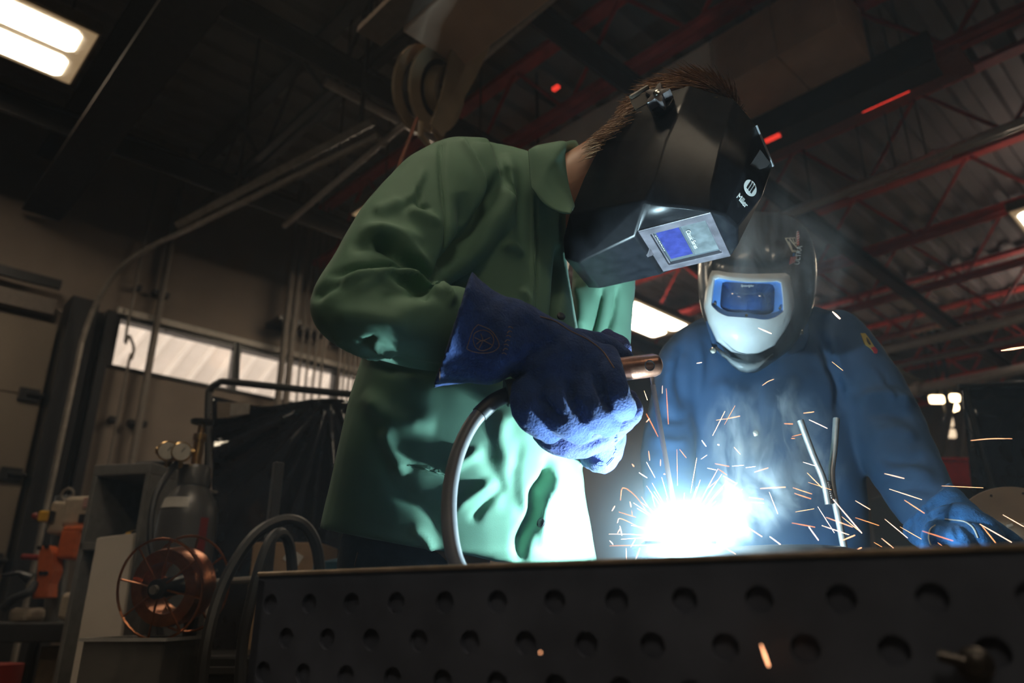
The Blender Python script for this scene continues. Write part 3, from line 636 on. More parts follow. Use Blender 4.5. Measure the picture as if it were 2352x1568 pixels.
# steel brace in front of the bay
t = thing('brace_frame', 'dark A-shaped steel brace left of the black screen', 'frame', W(2170, 1100, 6))
p1 = W(2185, 925, 6.0); MB().tube([p1, W(2145, 1130, 6.0)], 0.03, 4).build('brace_leg', M_('brace_brown', (0.12, 0.09, 0.07), 0.6), t); MB().tube([W(2215, 900, 6.0), W(2195, 1130, 6.0)], 0.03, 4).build('brace_leg', MATS['brace_brown'], t)
q0 = W(2145, 1130, 6.0); MB().tube([q0, V((q0.x - 0.05, q0.y, 0))], 0.03, 4).build('brace_foot', MATS['brace_brown'], t); q0 = W(2195, 1130, 6.0); MB().tube([q0, V((q0.x, q0.y, 0))], 0.03, 4).build('brace_foot', MATS['brace_brown'], t)
# black screen
t = thing('dark_partition', 'black partition screen at the right edge behind the round plate', 'screen', W(2300, 1100, 3.6))
G = [[W(lerp(2208, 2600, j / 12) + (i / 5) * 0 + (pyy - 890) * 0.10 * (1 - j / 12), pyy, 3.6 + 0.012 * math.sin(j * 2.2)) for j in range(13)] for i, pyy in enumerate((890, 960, 1030, 1100, 1200, 1400))]
MB().grid(G).build('screen_sheet', m_curt, t, True, ang=180, solid=0.004)
MB().tube([W(2200, 889, 3.6), W(2600, 870, 3.6)], 0.018, 8).build('top_tube', m_black, t)
g = W(2215, 889, 3.6); MB().tube([g, V((g.x + 0.1, g.y, 0))], 0.018, 8).build('side_post', m_black, t)
# red bin
c = W(2208, 1118, 4.6); t = thing('red_container', 'bright red tapered container behind the cuff of the blue glove', 'container', (c.x, c.y, 0))
a0, a1, a2, a3 = W(2205, 1060, 4.6), W(2238, 1058, 4.6), W(2252, 1118, 4.6), W(2188, 1120, 4.6)
a2.z = a3.z = c.z; off = V((0, 0.2, 0)); mm = M_('red_plastic', (0.95, 0.05, 0.045), 0.4, sheen=0)
a0, a1 = W(2150, 1058, 4.6), W(2238, 1058, 4.6); a3 = W(2140, 1120, 4.6); a3.z = c.z
MB().prism([a0, a1, a2, a3], off).build('shell', mm, t, bevel=0.02)
MB().box(((a0.x + a1.x) / 2, 4.72, a0.z + 0.01), (a1.x - a0.x + 0.02, 0.26, 0.02)).build('lid', mm, t, bevel=0.006)
tb = MB().box((c.x - 0.05, 4.75, c.z / 2 - 0.01), (0.7, 0.5, c.z - 0.02)); tag(tb.build('tool_chest', m_dark, bevel=0.01), 'dark chest carrying the red container', 'chest')
# window in the far wall, upper right
t = thing('window_2', None, None, RC(12.95, 5, 2)); tag(t, kind='structure')
for (b0, b1) in ((4.5, 5.3), (3.7, 4.0), (5.36, 5.9)):
    MB().rbox(12.95, 12.99, b0, b1, 2.72, 3.3).build('pane', M_('far_glow_pane', (0.4, 0.27, 0.2), 0.6), t)
MB().rbox(12.92, 13.0, 3.6, 6.6, 2.62, 2.72).build('sill', m_dark, t)
# ================================================================== welding table
TC = W(595, 1318, 0.95); TC.z = 0.92
S_ = V((0.864, -0.503, 0)).normalized(); T_ = V((0.503, 0.864, 0)).normalized()
TL, TD = 1.7, 0.86
m_table = M_('table_steel', (0.115, 0.130, 0.18), 0.5, 0.15, scale=12, var=0.25, bump=0.06, bscale=160)
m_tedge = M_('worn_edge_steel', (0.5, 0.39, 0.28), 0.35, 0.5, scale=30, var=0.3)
m_rust = M_('rusty_steel', (0.14, 0.07, 0.05), 0.5, 0.6, scale=20, var=0.4)
tbl = thing('welding_table', 'dark steel welding table with rows of round holes in its side', 'table', TC + S_ * 0.8 + T_ * 0.4 - V((0, 0, 0.92)))
def tp(s, t, z): return TC + S_ * s + T_ * t + V((0, 0, z - 0.92))
def plate_holes(s0, s1, zt, zb, first, pitch, row0, rowp, nrows, rad, t0, thick):
    """vertical plate with a staggered pattern of real bored holes"""
    mb = MB(); NS = 16
    edges = [zt] + [zt - row0 - rowp * (i - 0.5) for i in range(1, nrows)] + [zt - row0 - rowp * (nrows - 0.5)]
    def q(sa, sb, za, zb_):
        mb.add([tp(sa, t0, zb_), tp(sb, t0, zb_), tp(sb, t0, za), tp(sa, t0, za)], [(0, 1, 2, 3)])
    for r in range(nrows):
        za, zz = edges[r], edges[r + 1]; zc = zt - row0 - rowp * r
        x = first + (pitch / 2 if r % 2 else 0); x0 = x - pitch / 2
        if x0 > s0: q(s0, x0, za, zz)
        while x + pitch / 2 <= s1:
            xa, xb = max(s0, x - pitch / 2), x + pitch / 2
            per = []
            for (c0_, c1_) in (((xa, zz), (xb, zz)), ((xb, zz), (xb, za)), ((xb, za), (xa, za)), ((xa, za), (xa, zz))):
                for k in range(5): per.append((lerp(c0_[0], c1_[0], k / 5), lerp(c0_[1], c1_[1], k / 5)))
            sq = [tp(a_, t0, b_) for a_, b_ in per]; ci = []
            for a_, b_ in per: h_ = math.hypot(a_ - x, b_ - zc); ci.append(tp(x + (a_ - x) / h_ * rad, t0, zc + (b_ - zc) / h_ * rad))
            inn = [p + T_ * thick for p in ci]; mb.loft([sq, ci, inn], cap=False)
            x += pitch
        q(x - pitch / 2, s1, za, zz)
    q(s0, s1, edges[-1], zb)
    return mb
pl = plate_holes(0, TL, 0.915, 0.72, 0.0245, 0.0635, 0.030, 0.037, 4, 0.0115, 0.0, 0.0065)
bo = pl.build('side_plate', m_table, tbl, True, ang=30)
b2 = MB(); b2.hexa([tp(0, 0.006, 0.70), tp(TL, 0.006, 0.70), tp(TL, TD, 0.70), tp(0, TD, 0.70), tp(0, 0.006, 0.912), tp(TL, 0.006, 0.912), tp(TL, TD, 0.912), tp(0, TD, 0.912)]).build('core', m_table, tbl)
b3 = MB(); b3.hexa([tp(0.0, 0.0, 0.912), tp(TL, 0.0, 0.912), tp(TL, TD, 0.912), tp(0.0, TD, 0.912), tp(0, 0.0, 0.92), tp(TL, 0, 0.92), tp(TL, TD, 0.92), tp(0, TD, 0.92)]).build('top_plate', m_table, tbl, bevel=0.0018)
MB().hexa([tp(0, 0, 0.72), tp(0.012, 0, 0.72), tp(0.012, TD, 0.72), tp(0, TD, 0.72), tp(0, 0, 0.912), tp(0.012, 0, 0.912), tp(0.012, TD, 0.912), tp(0, TD, 0.912)]).build('end_plate', m_table, tbl)
MB().tube([tp(0, -0.0005, 0.9195), tp(TL, -0.0005, 0.9195)], 0.0026, 6).build('worn_edge', m_tedge, tbl)  # pale tube painting the highlight along the table's top edge
for s in (0.12, TL - 0.12):
    for q in (0.12, TD - 0.12): MB().hexa([tp(s + x, q + y, z) for z in (0, 0.71) for x, y in ((-0.04, -0.04), (0.04, -0.04), (0.04, 0.04), (-0.04, 0.04))]).build('leg', m_black, tbl)
# small clamp bolt sticking out of the side at the right
c = W(2240, 1520, 0.60); t = thing('toggle_clamp', 'small dark metal clamp on the table side at the bottom right corner', 'clamp', c)
nn = -T_
bp = c.copy(); sloc = (bp - TC).dot(S_); bp = TC + S_ * sloc; bp.z = c.z
MB().lathe(bp, nn, [(0.012, 0), (0.012, 0.007), (0.010, 0.008), (0.008, 0.016), (0.004, 0.018)], 18).build('clamp_boss', M_('clamp_steel', (0.10, 0.09, 0.085), 0.35, 0.8), t, True)
MB().tube([bp + nn * 0.012, bp + nn * 0.014 + S_ * -0.022 + V((0, 0, 0.006))], [0.005, 0.004], 10).build('clamp_arm', MATS['clamp_steel'], t, True)

# ------------------------------------------------------------------ workpiece on the table
def on(px, py, Y): return W(px, py, Y)
wp = thing('steel_sculpture', 'welded steel piece with a low curved body and two bent upright rods', 'sculpture', tp(0.5, 0.45, 0.92))
m_work = M_('raw_steel', (0.16, 0.13, 0.12), 0.35, 0.9, scale=25, var=0.35)
m_rod = M_('bright_rod', (0.50, 0.50, 0.50), 0.4, 0.8, scale=40, var=0.2)
secs = []
for (px_, py_, hh, ww) in ((1480, 1268, 0.012, 0.03), (1560, 1262, 0.016, 0.05), (1650, 1256, 0.017, 0.055), (1760, 1251, 0.017, 0.055), (1860, 1250, 0.017, 0.05), (1920, 1254, 0.014, 0.045), (1962, 1263, 0.006, 0.03)):
    c = W(px_, py_, 1.22); secs.append([c + V((0, ww * math.cos(x), hh * math.sin(x) - hh)) for x in np.linspace(0, 2 * math.pi, 17)[:-1]])
MB().loft(secs).build('curved_body', m_work, wp, True)
for px_ in (1560, 1700, 1880):
    c = W(px_, 1262, 1.22); MB().box((c.x, c.y, (c.z - 0.02 + 0.92) / 2), (0.05, 0.06, c.z - 0.02 - 0.92)).build('spacer_block', m_black, wp)
MB().tube(spline([W(1838, 965, 1.27), W(1866, 1040, 1.27), W(1888, 1092, 1.27), W(1896, 1120, 1.27), W(1903, 1158, 1.27)], 20), 0.0057, 12).build('bent_rod', m_rod, wp, True)
MB().tube(spline([W(1921, 961, 1.29), W(1916, 1030, 1.285), W(1910, 1085, 1.28), W(1914, 1130, 1.275), W(1926, 1190, 1.27), W(1939, 1258, 1.26)], 24), 0.0058, 12).build('bent_rod', m_rod, wp, True)
mb = MB()
for k in range(8):
    p = W(1903 + k * 1.2, 1108 + k * 5, 1.268); mb.ball(p, (V((0.0045, 0, -0.001)), V((0, 0.004, 0)), V((0.001, 0, 0.0035))), 10, 6)
mb.build('weld_bead', m_work, wp, True)
pz = W(1566, 1238, 1.15).z - 0.0035
P4 = [W(1478, 1240, 1.15), W(1640, 1240, 1.15)]
MB().box(((P4[0].x + P4[1].x) / 2, 1.20, pz - 0.002), (P4[1].x - P4[0].x, 0.125, 0.004)).build('weld_plate', m_work, wp, bevel=0.0008)
MB().box(((P4[0].x + P4[1].x) / 2, 1.21, (pz - 0.004 + 0.95) / 2), (0.03, 0.03, pz - 0.004 - 0.95)).build('plate_stem', m_work, wp)
# small offcut plates at the back right
c = W(2340, 1222, 1.75); tag(MB().box((c.x + 0.05, c.y + 0.05, 0.92 + 0.06), (0.2, 0.14, 0.12)).build('steel_block', M_('lilac_grey', (0.30, 0.28, 0.30), 0.5), bevel=0.004), 'pale grey block below the round plate at the right edge', 'block')
c = W(2215, 1288, 1.335); zt_ = c.z - 0.012
tag(MB().box((c.x + 0.02, c.y + 0.02, (0.92 + zt_) / 2), (0.20, 0.10, zt_ - 0.92), (S_, T_, Z1)).build('steel_block', m_work, bevel=0.003), 'dark steel block under the resting blue glove', 'block')
# round plate
c = W(2350, 1262, 1.80); t = thing('round_plate', 'large beige round plate standing behind the resting blue glove', 'plate', V((c.x, c.y, 0.92)))
ax = V((-0.25, -0.95, 0.1)).normalized(); m_disc = M_('tan_disc', (0.27, 0.20, 0.145), 0.65, scale=12)
rr = 0.148
MB().lathe(c, ax, [(0.02, -0.006), (rr, -0.006), (rr + 0.002, 0), (rr, 0.006), (0.02, 0.006)], 64, cap=True).build('disc', m_disc, t, True, ang=30)
for k in range(12):
    x = 2 * math.pi * k / 12 + 0.3; e1 = (Z1 - ax * Z1.dot(ax)).normalized(); e2 = ax.cross(e1); d = e1 * math.cos(x) + e2 * math.sin(x); dt = e2 * math.cos(x) - e1 * math.sin(x)
    MB().box(c + d * 0.058 + ax * 0.0075, (0.014, 0.006, 0.003), (dt, d, ax)).build('white_tab', m_white, t)
    MB().lathe(c + d * (rr - 0.014) + ax * 0.0065, ax, [(0.003, 0), (0.003, 0.001)], 8).build('rim_hole', m_black, t)

# ------------------------------------------------------------------ electrode holder, cable, electrode
eh = thing('electrode_holder', 'copper-jawed electrode holder with grey cable, gripped by the blue gloves', 'electrode holder', W(1330, 880, 1.08))
ja, jb = W(1408, 850, 1.095), W(1502, 838, 1.11); jd = (jb - ja).normalized()
m_cop = M_('copper_jaw', (0.60, 0.30, 0.20), 0.32, 1.0, scale=60, var=0.25, bump=0.15, bscale=240)
MB().tube([ja, lerp(ja, jb, 0.5), jb, jb + jd * 0.006, jb + jd * 0.0105, jb + jd * 0.012], [0.0185, 0.0185, 0.0185, 0.0165, 0.0105, 0.002], 24).build('jaw', m_cop, eh, True)
hp = W(1480, 839, 1.11); hn = (CAM - hp).normalized(); hn = (hn - jd * hn.dot(jd)).normalized(); hc = lerp(ja, jb, 0.77)
MB().lathe(hc + hn * 0.0180, hn, [(0.0086, -0.004), (0.0086, 0.0008), (0.0072, 0.0008), (0.0072, -0.002), (0.0001, -0.002)], 20, cap=False).build('jaw_hole', m_black, eh, True)
MB().tube([W(1168, 903, 1.06), W(1215, 893, 1.06), W(1300, 880, 1.075), ja], [0.0165, 0.019, 0.019, 0.0185], 16).build('handle', m_blackrub, eh, True)
MB().tube([W(1162, 903, 1.055), W(1185, 899, 1.057)], 0.0205, 16).build('handle_collar', M_('teal_black', (0.03, 0.04, 0.042), 0.5), eh, True)
cpth = [W(1175, 902, 1.055), W(1130, 925, 1.05), W(1085, 972, 1.04), W(1052, 1040, 1.03), W(1034, 1120, 1.02), W(1032, 1200, 1.005), W(1046, 1285, 0.99), W(1080, 1345, 0.985)]
sp_ = spline(cpth, 44)
MB().tube(sp_[:11], 0.0122, 12).build('cable_boot', m_blackrub, eh, True)
MB().tube(sp_[9:] + [tp(0.42, 0.3, 0.932), tp(0.7, 0.5, 0.932), tp(1.0, 0.62, 0.932)], 0.0108, 12).build('cable', M_('cable_mid_grey', (0.17, 0.165, 0.17), 0.5), eh, True)
el = thing('welding_electrode', 'thin steel welding electrode clamped in the copper jaw above the arc', 'electrode', W(1497, 865, 1.118))
ea, eb = W(1494, 850, 1.112), W(1553, 1192, 1.148)
MB().tube([ea, lerp(ea, eb, 0.12)], 0.0028, 10).build('bare_end', m_rod, el, True)
MB().tube([lerp(ea, eb, 0.10), eb], 0.0040, 10).build('flux_coating', M_('flux_grey', (0.22, 0.17, 0.16), 0.7), el, True)
# ================================================================== cloth and leather materials
m_green = M_('green_cotton', (0.132, 0.270, 0.182), 0.75, scale=8, var=0.06, bump=0.10, bscale=900, sheen=0.06)
m_navy = M_('navy_cotton', (0.026, 0.072, 0.165), 0.75, scale=8, var=0.10, bump=0.12, bscale=700, sheen=0.05)
m_suede = M_('blue_suede', (0.016, 0.044, 0.165), 0.9, scale=60, var=0.22, bump=1.0, bscale=280, sheen=0.06)
m_suede_worn = M_('worn_suede', (0.034, 0.048, 0.17), 0.9, scale=50, var=0.35, bump=1.0, bscale=280, sheen=0.05)
m_suede2 = M_('bright_blue_suede', (0.016, 0.085, 0.23), 0.9, scale=40, var=0.3, bump=0.8, bscale=260, sheen=0.04)
m_jeans = M_('dark_denim', (0.035, 0.040, 0.055), 0.8, scale=60, bump=0.2)
m_boot = M_('boot_leather', (0.04, 0.028, 0.02), 0.5)
m_skin = M_('skin', (0.50, 0.26, 0.16), 0.5, scale=40, var=0.06, sss=0.15)
m_hair = M_('brown_hair', (0.30, 0.16, 0.075), 0.45, scale=80, var=0.35)
m_helm = M_('black_helmet_shell', (0.010, 0.010, 0.012), 0.34, scale=60, var=0.4, spec=0.4, bump=0.03, bscale=300)
m_helmgrey = M_('scuffed_lens_frame', (0.13, 0.115, 0.13), 0.34, scale=40, var=0.35, bump=0.15, bscale=260, coat=0.2)
m_stitch = M_('tan_stitching', (0.24, 0.14, 0.11), 0.7)
m_snap = M_('snap_metal', (0.6, 0.58, 0.5), 0.25, 1.0)
m_print = M_('white_print', (0.75, 0.75, 0.72), 0.5)

def chain(mb, pts, rad, n=14, sub=5):
    """smooth limb through joints with tapering radii"""
    m = (len(pts) - 1) * sub + 1
    A = spline(pts, m); Rd = spline([(r, 0, 0) for r in rad], m)
    mb.tube(A, [max(0.003, q.x) for q in Rd], n)
    for p, r in ((pts[0], rad[0]), (pts[-1], rad[-1])): mb.ball(p, (V((r, 0, 0)), V((0, r, 0)), V((0, 0, r))), n, 8)
    return mb
def stroke_on(me_obj, pts, r, lift=0.0):
    """drop a pixel polyline on the camera side of a mesh; returns surface points"""
    from mathutils.bvhtree import BVHTree
    bm = bmesh.new(); bm.from_mesh(me_obj.data); tr_ = BVHTree.FromBMesh(bm); out = []
    for p in pts:
        h = tr_.ray_cast(CAM, ray(p[0], p[1]).normalized())
        if h[0] is not None: out.append(h[0] + h[1] * lift)
    bm.free(); return out
def hit(me_obj, px, py):
    from mathutils.bvhtree import BVHTree
    bm = bmesh.new(); bm.from_mesh(me_obj.data); tr_ = BVHTree.FromBMesh(bm)
    h = tr_.ray_cast(CAM, ray(px, py).normalized()); bm.free()
    return h[0], h[1]
def stitch(name, src, pts, r, m, parent, lift=0.0005, dash=0):
    sp2 = spline([(p[0], p[1], 0) for p in pts], max(12, len(pts) * 8)); P = stroke_on(src, sp2, r, lift)
    if len(P) < 2: return None
    if dash:
        P = resample(P, dash * 2); mb = MB()
        for k in range(dash): mb.tube([P[2 * k], P[2 * k + 1]], r, 5)
    else: mb = MB().tube(P, r, 6)
    return mb.build(name, m, parent, True)

# ================================================================== person in the green jacket
pA = thing('person', 'person in a green welding jacket, black helmet and blue gloves, bent over the arc', 'person', V((-0.18, 1.50, 0)))
# --- jacket: torso, near sleeve, far sleeve, shoulders, one cloth surface
jk = MB()
sloft(jk, [((742, 1216), (1376, 1330), 1.40, 0.175), ((762, 1130), (1352, 1200), 1.38, 0.175), ((788, 1020), (1336, 1090), 1.36, 0.175), ((812, 920), (1330, 970), 1.345, 0.175),
           ((846, 800), (1335, 840), 1.335, 0.175), ((884, 660), (1318, 700), 1.33, 0.18), ((915, 540), (1304, 600), 1.33, 0.18), ((945, 440), (1308, 500), 1.32, 0.17),
           ((975, 365), (1325, 430), 1.31, 0.15), ((1015, 325), (1290, 375), 1.30, 0.12), ((1080, 314), (1210, 345), 1.29, 0.07)], 4, 40, 2.5)
# shoulder / near sleeve
sloft(jk, [((1130, 342), (1205, 560), 1.25, 0.11), ((1042, 340), (1165, 560), 1.20, 0.112), ((964, 374), (1115, 590), 1.155, 0.108), ((892, 436), (1062, 625), 1.11, 0.10), ((832, 512), (1015, 655), 1.07, 0.095),
           ((775, 598), (990, 672), 1.045, 0.09), ((722, 682), (978, 684), 1.03, 0.09), ((728, 752), (984, 676), 1.025, 0.088), ((790, 806), (1000, 668), 1.025, 0.084), ((890, 830), (1022, 662), 1.03, 0.078), ((1000, 846), (1060, 668), 1.04, 0.07), ((1060, 850), (1110, 690), 1.045, 0.06)], 4, 32, 2.2)
# far sleeve
sloft(jk, [((1270, 500), (1390, 470), 1.44, 0.08), ((1310, 570), (1446, 545), 1.46, 0.085), ((1316, 650), (1456, 640), 1.47, 0.085), ((1310, 740), (1450, 740), 1.47, 0.08), ((1300, 830), (1440, 850), 1.46, 0.08),
           ((1270, 930), (1420, 960), 1.44, 0.08), ((1255, 1020), (1385, 1060), 1.40, 0.075), ((1300, 1080), (1395, 1040), 1.33, 0.06)], 4, 28, 2.2)
me = union('jacket', jk, 0.005, 12, 0.5)
ST = [  # folds traced along the cloth
    ([(1014, 332), (1016, 410), (1024, 495), (1022, 576), (1003, 643)], 7, 0.006, 'seam'),
    ([(1155, 391), (1125, 476), (1092, 546), (1014, 622)], 20, 0.024, 'groove'),
    ([(1060, 440), (1075, 520), (1050, 580), (1008, 650)], 22, 0.014, 'groove'),
    ([(1160, 350), (1172, 420), (1165, 500), (1185, 600)], 20, 0.012, 'ridge'),
    ([(1059, 313), (1074, 328), (1107, 384), (1122, 440), (1118, 500)], 12, 0.009, 'step'),
    ([(1228, 440), (1228, 560), (1228, 700)], 5, 0.007, 'step'),
    ([(1287, 560), (1284, 640), (1278, 730), (1275, 800)], 11, 0.028, 'groove'),
    ([(1330, 640), (1345, 700), (1340, 780)], 18, 0.012, 'ridge'),
    ([(1385, 650), (1370, 720), (1350, 790)], 9, 0.010, 'groove'),
    ([(1420, 650), (1408, 720), (1385, 790)], 8, 0.008, 'groove'),
    ([(866, 545), (875, 560), (933, 595), (968, 618), (1002, 650)], 12, 0.012, 'groove'),
    ([(850, 545), (885, 540), (940, 570), (995, 625)], 18, 0.007, 'ridge'),
    ([(752, 640), (800, 622), (850, 616), (906, 611), (938, 616), (970, 638), (1006, 664)], 10, 0.011, 'groove'),
    ([(770, 660), (830, 636), (885, 627), (930, 630), (985, 668)], 14, 0.009, 'ridge'),
    ([(815, 668), (865, 644), (906, 624)], 9, 0.004, 'ridge'),
    ([(864, 633), (905, 660), (940, 680)], 12, 0.005, 'ridge'),
    ([(914, 620), (956, 645), (995, 668), (1025, 678)], 9, 0.008, 'ridge'),
    ([(905, 640), (950, 668), (990, 690)], 9, 0.006, 'groove'),
    ([(820, 532), (895, 533), (975, 556)], 22, 0.008, 'ridge'),
    ([(800, 572), (860, 562), (930, 566)], 16, 0.005, 'groove'),
    ([(858, 492), (890, 478), (925, 462)], 17, 0.006, 'ridge'),
    ([(933, 483), (970, 495), (1010, 518)], 14, 0.006, 'ridge'),
    ([(957, 420), (962, 455), (964, 474), (992, 480)], 7, 0.006, 'groove'),
    ([(916, 472), (945, 450), (962, 420), (975, 380)], 11, 0.005, 'ridge'),
    ([(718, 692), (750, 664), (800, 644)], 14, 0.006, 'groove'),
    ([(758, 768), (800, 794), (850, 814), (905, 826)], 7, 0.006, 'ridge'),
    ([(826, 792), (845, 780), (862, 774)], 5, 0.006, 'groove'),
    ([(850, 785), (880, 808), (910, 820)], 6, 0.006, 'ridge'),
    ([(760, 720), (840, 725), (940, 745)], 26, 0.005, 'ridge'),
    ([(980, 665), (1010, 660), (1036, 680), (1030, 705)], 9, 0.009, 'ridge'),
    ([(1145, 568), (1180, 572), (1200, 590)], 10, 0.006, 'ridge'),
    ([(1195, 660), (1215, 690), (1218, 720)], 10, 0.006, 'ridge'),
    ([(1245, 335), (1195, 335), (1150, 325), (1080, 318)], 7, 0.006, 'groove'),
    # lower jacket
    ([(940, 1070), (980, 1075), (1030, 1090)], 5, 0.004, 'step'),
    ([(1110, 1030), (1060, 1060), (1020, 1080)], 13, 0.012, 'ridge'),
    ([(1140, 1100), (1090, 1135), (1040, 1170)], 15, 0.014, 'ridge'),
    ([(1160, 1110), (1110, 1160), (1080, 1200)], 13, 0.014, 'groove'),
    ([(1100, 1020), (1130, 1080), (1160, 1130), (1170, 1180)], 22, 0.016, 'groove'),
    ([(1160, 940), (1150, 1010), (1180, 1080)], 20, 0.010, 'ridge'),
    ([(1200, 1000), (1180, 1080), (1190, 1160), (1215, 1190)], 16, 0.010, 'groove'),
    ([(880, 970), (900, 1040), (935, 1090)], 22, 0.014, 'ridge'),
    ([(860, 960), (900, 1100), (990, 1180), (1020, 1260)], 26, 0.012, 'groove'),
    ([(940, 1210), (980, 1240), (1000, 1290)], 14, 0.008, 'ridge'),
    ([(1258, 1040), (1262, 1090), (1236, 1130), (1230, 1180), (1198, 1240), (1196, 1300)], 16, 0.040, 'groove'),
    ([(1275, 1060), (1275, 1120), (1250, 1170), (1245, 1260)], 10, 0.010, 'ridge'),
    ([(1330, 1060), (1345, 1150), (1370, 1260)], 14, 0.008, 'ridge'),
    ([(850, 830), (960, 850), (1040, 855)], 20, 0.008, 'groove'),
    ([(835, 900), (900, 960), (1000, 980)], 24, 0.007, 'ridge'),
]
ST = [(p, w_ * 0.85, h * ((0.5 if k == 'groove' and h < 0.03 else 0.85) if p[0][1] > 930 else 1.4), k) for p, w_, h, k in ST]
crease(me, ST); ripple(me, 0.003, 9, 3)
jacket = obj('jacket', me, m_green, pA, True, ang=180)
me['dummy'] = 1
# collar flap
c1 = spline([(1212, 345, 0), (1213, 372, 0), (1218, 428, 0), (1226, 442, 0), (1245, 468, 0), (1277, 488, 0), (1310, 494, 0)], 20)
c2 = spline([(1232, 338, 0), (1268, 330, 0), (1300, 326, 0), (1296, 356, 0), (1300, 400, 0), (1307, 438, 0), (1318, 476, 0)], 20)
G = []
for i in range(9):
    f = i / 8; row = []
    for j in range(20):
        p = c1[j].lerp(c2[j], f); bul = math.sin(f * math.pi) * 0.012
        row.append(W(p.x, p.y, lerp(1.125, 1.19, f) - bul + 0.012 * math.sin(j / 19 * math.pi) * -1))
    G.append(row)
MB().grid(G).build('collar', m_green, pA, True, ang=180, solid=-0.004, subd=1)
# collar stand round the back of the neck
G = []
for (f, pts) in ((0, [(1232, 338), (1268, 330), (1300, 326), (1322, 322), (1331, 338)]), (1, [(1240, 400), (1262, 380), (1290, 360), (1318, 350), (1336, 362)])):
    G.append([W(p.x, p.y, lerp(1.16, 1.36, j / 13)) for j, p in enumerate(spline([(a, b, 0) for a, b in pts], 14))])
MB().grid(G).build('collar_band', m_green, pA, True, ang=180, solid=0.004)
# far collar point
G = [[W(lerp(1330, 1400, j / 5), lerp(338, 470, i / 5) + j * 4, lerp(1.36, 1.44, j / 5)) for j in range(6)] for i in range(6)]
MB().grid(G).build('collar_band', m_green, pA, True, ang=180, solid=0.004)
# placket edge, hem and yoke stitching
for nm, pts in (('placket_seam', [(1229, 480), (1229, 560), (1229, 640), (1230, 705)]), ('sleeve_seam', [(1014, 334), (1016, 410), (1023, 495), (1020, 570)]), ('pocket_edge', [(938, 1069), (980, 1078), (1022, 1090)])):
    stitch(nm, jacket, pts, 0.0011, m_green, pA)
for (x, y) in ((1242, 1200), (1289, 726)):
    h_, n_ = hit(jacket, x, y)
    if h_ is not None: MB().lathe(h_, n_, [(0.0075, -0.002), (0.0078, 0.001), (0.006, 0.0024), (0.001, 0.0026)], 16).build('snap_button', m_black, pA, True)
# --- body under the clothes (neck shows), one continuous surface
A0 = W(1462, 528, 1.18); B0 = W(1628, 485, 1.12); D0 = W(1527, 619, 1.31)
HU = (B0 - A0).normalized(); HL = (D0 - A0); HL = (HL - HU * HL.dot(HU)).normalized(); HF = HU.cross(HL)
if HF.z > 0: HF = -HF
HO = (A0 + D0) / 2
def hp_(u, l, f): return HO + HU * u + HL * l + HF * f
def hpt(px, py, l):
    d = ray(px, py); k = ((HO - CAM).dot(HL) + l) / d.dot(HL); p = CAM + d * k - HO
    return (p.dot(HU), p.dot(HF))
hcx, hcf = hpt(1548, 318, 0.0)
body = MB()
hc0 = hp_(hcx, 0, hcf)
body.ball(hc0, (HU * 0.118, HL * 0.078, HF * 0.096), 24, 16)
body.ball(hc0 + HF * 0.045 - HU * 0.05, (HU * 0.07, HL * 0.055, HF * 0.06), 18, 12)      # jaw
body.ball(hc0 + HF * 0.105 - HU * 0.015, (HU * 0.02, HL * 0.013, HF * 0.018), 12, 8)     # nose
for sd in (-1, 1): body.ball(hc0 + HL * 0.08 * sd - HF * 0.01 - HU * 0.02, (HU * 0.032, HL * 0.008, HF * 0.018), 12, 8)
nk0, nk1, nk2 = W(1270, 470, 1.32), W(1345, 415, 1.315), hc0 - HU * 0.06 - HF * 0.02
chain(body, [nk0, nk1, lerp(nk1, nk2, 0.6), nk2], [0.08, 0.070, 0.064, 0.06], 20)
chest = W(1180, 560, 1.34); waist = W(1030, 950, 1.37); hip = V((-0.17, 1.50, 0.90))
chain(body, [nk0, W(1180, 500, 1.33), chest, W(1110, 760, 1.35), waist, hip], [0.06, 0.09, 0.12, 0.12, 0.115, 0.12], 20)
shR, elR, wrR = W(1060, 460, 1.19), W(810, 700, 1.03), W(1160, 800, 1.05)
chain(body, [W(1150, 470, 1.28), shR, lerp(shR, elR, 0.5), elR, lerp(elR, wrR, 0.4), wrR], [0.06, 0.055, 0.048, 0.042, 0.04, 0.03], 14)
shL, elL, wrL = W(1370, 570, 1.46), W(1345, 950, 1.45), W(1380, 1000, 1.25)
chain(body, [W(1270, 540, 1.38), shL, lerp(shL, elL, 0.5), elL, wrL], [0.06, 0.05, 0.045, 0.042, 0.03], 14)
legs = [(-0.19, 1.42), (-0.17, 1.60)]
for lx, ly in legs: chain(body, [V((lx, ly, 0.88)), V((lx + 0.02, ly, 0.5)), V((lx, ly + 0.02, 0.12))], [0.075, 0.052, 0.036], 14)
obj('body', union('body', body, 0.008, 4), m_skin, pA, True, ang=180)
# trousers and boots
tr = MB()
for lx, ly in legs: chain(tr, [V((lx, ly, 0.93)), V((lx + 0.01, ly, 0.72)), V((lx + 0.025, ly - 0.005, 0.48)), V((lx, ly + 0.02, 0.09))], [0.105, 0.10, 0.08, 0.075], 20)
chain(tr, [V((-0.17, 1.51, 0.94)), V((-0.17, 1.51, 0.84))], [0.12, 0.125], 24)
sloft(tr, [((786, 1350), (1010, 1350), 1.49, 0.13), ((782, 1300), (1020, 1320), 1.48, 0.13), ((795, 1230), (1040, 1270), 1.45, 0.12), ((815, 1170), (1060, 1180), 1.42, 0.11)], 3, 28)
me = union('trousers', tr, 0.009, 6); ripple(me, 0.004, 18, 1, (1, 1, 0.5)); trz = obj('trousers', me, m_jeans, pA, True, ang=180)
stitch('side_seam', trz, [(822, 1268), (818, 1285), (815, 1300)], 0.0012, m_stitch, pA)
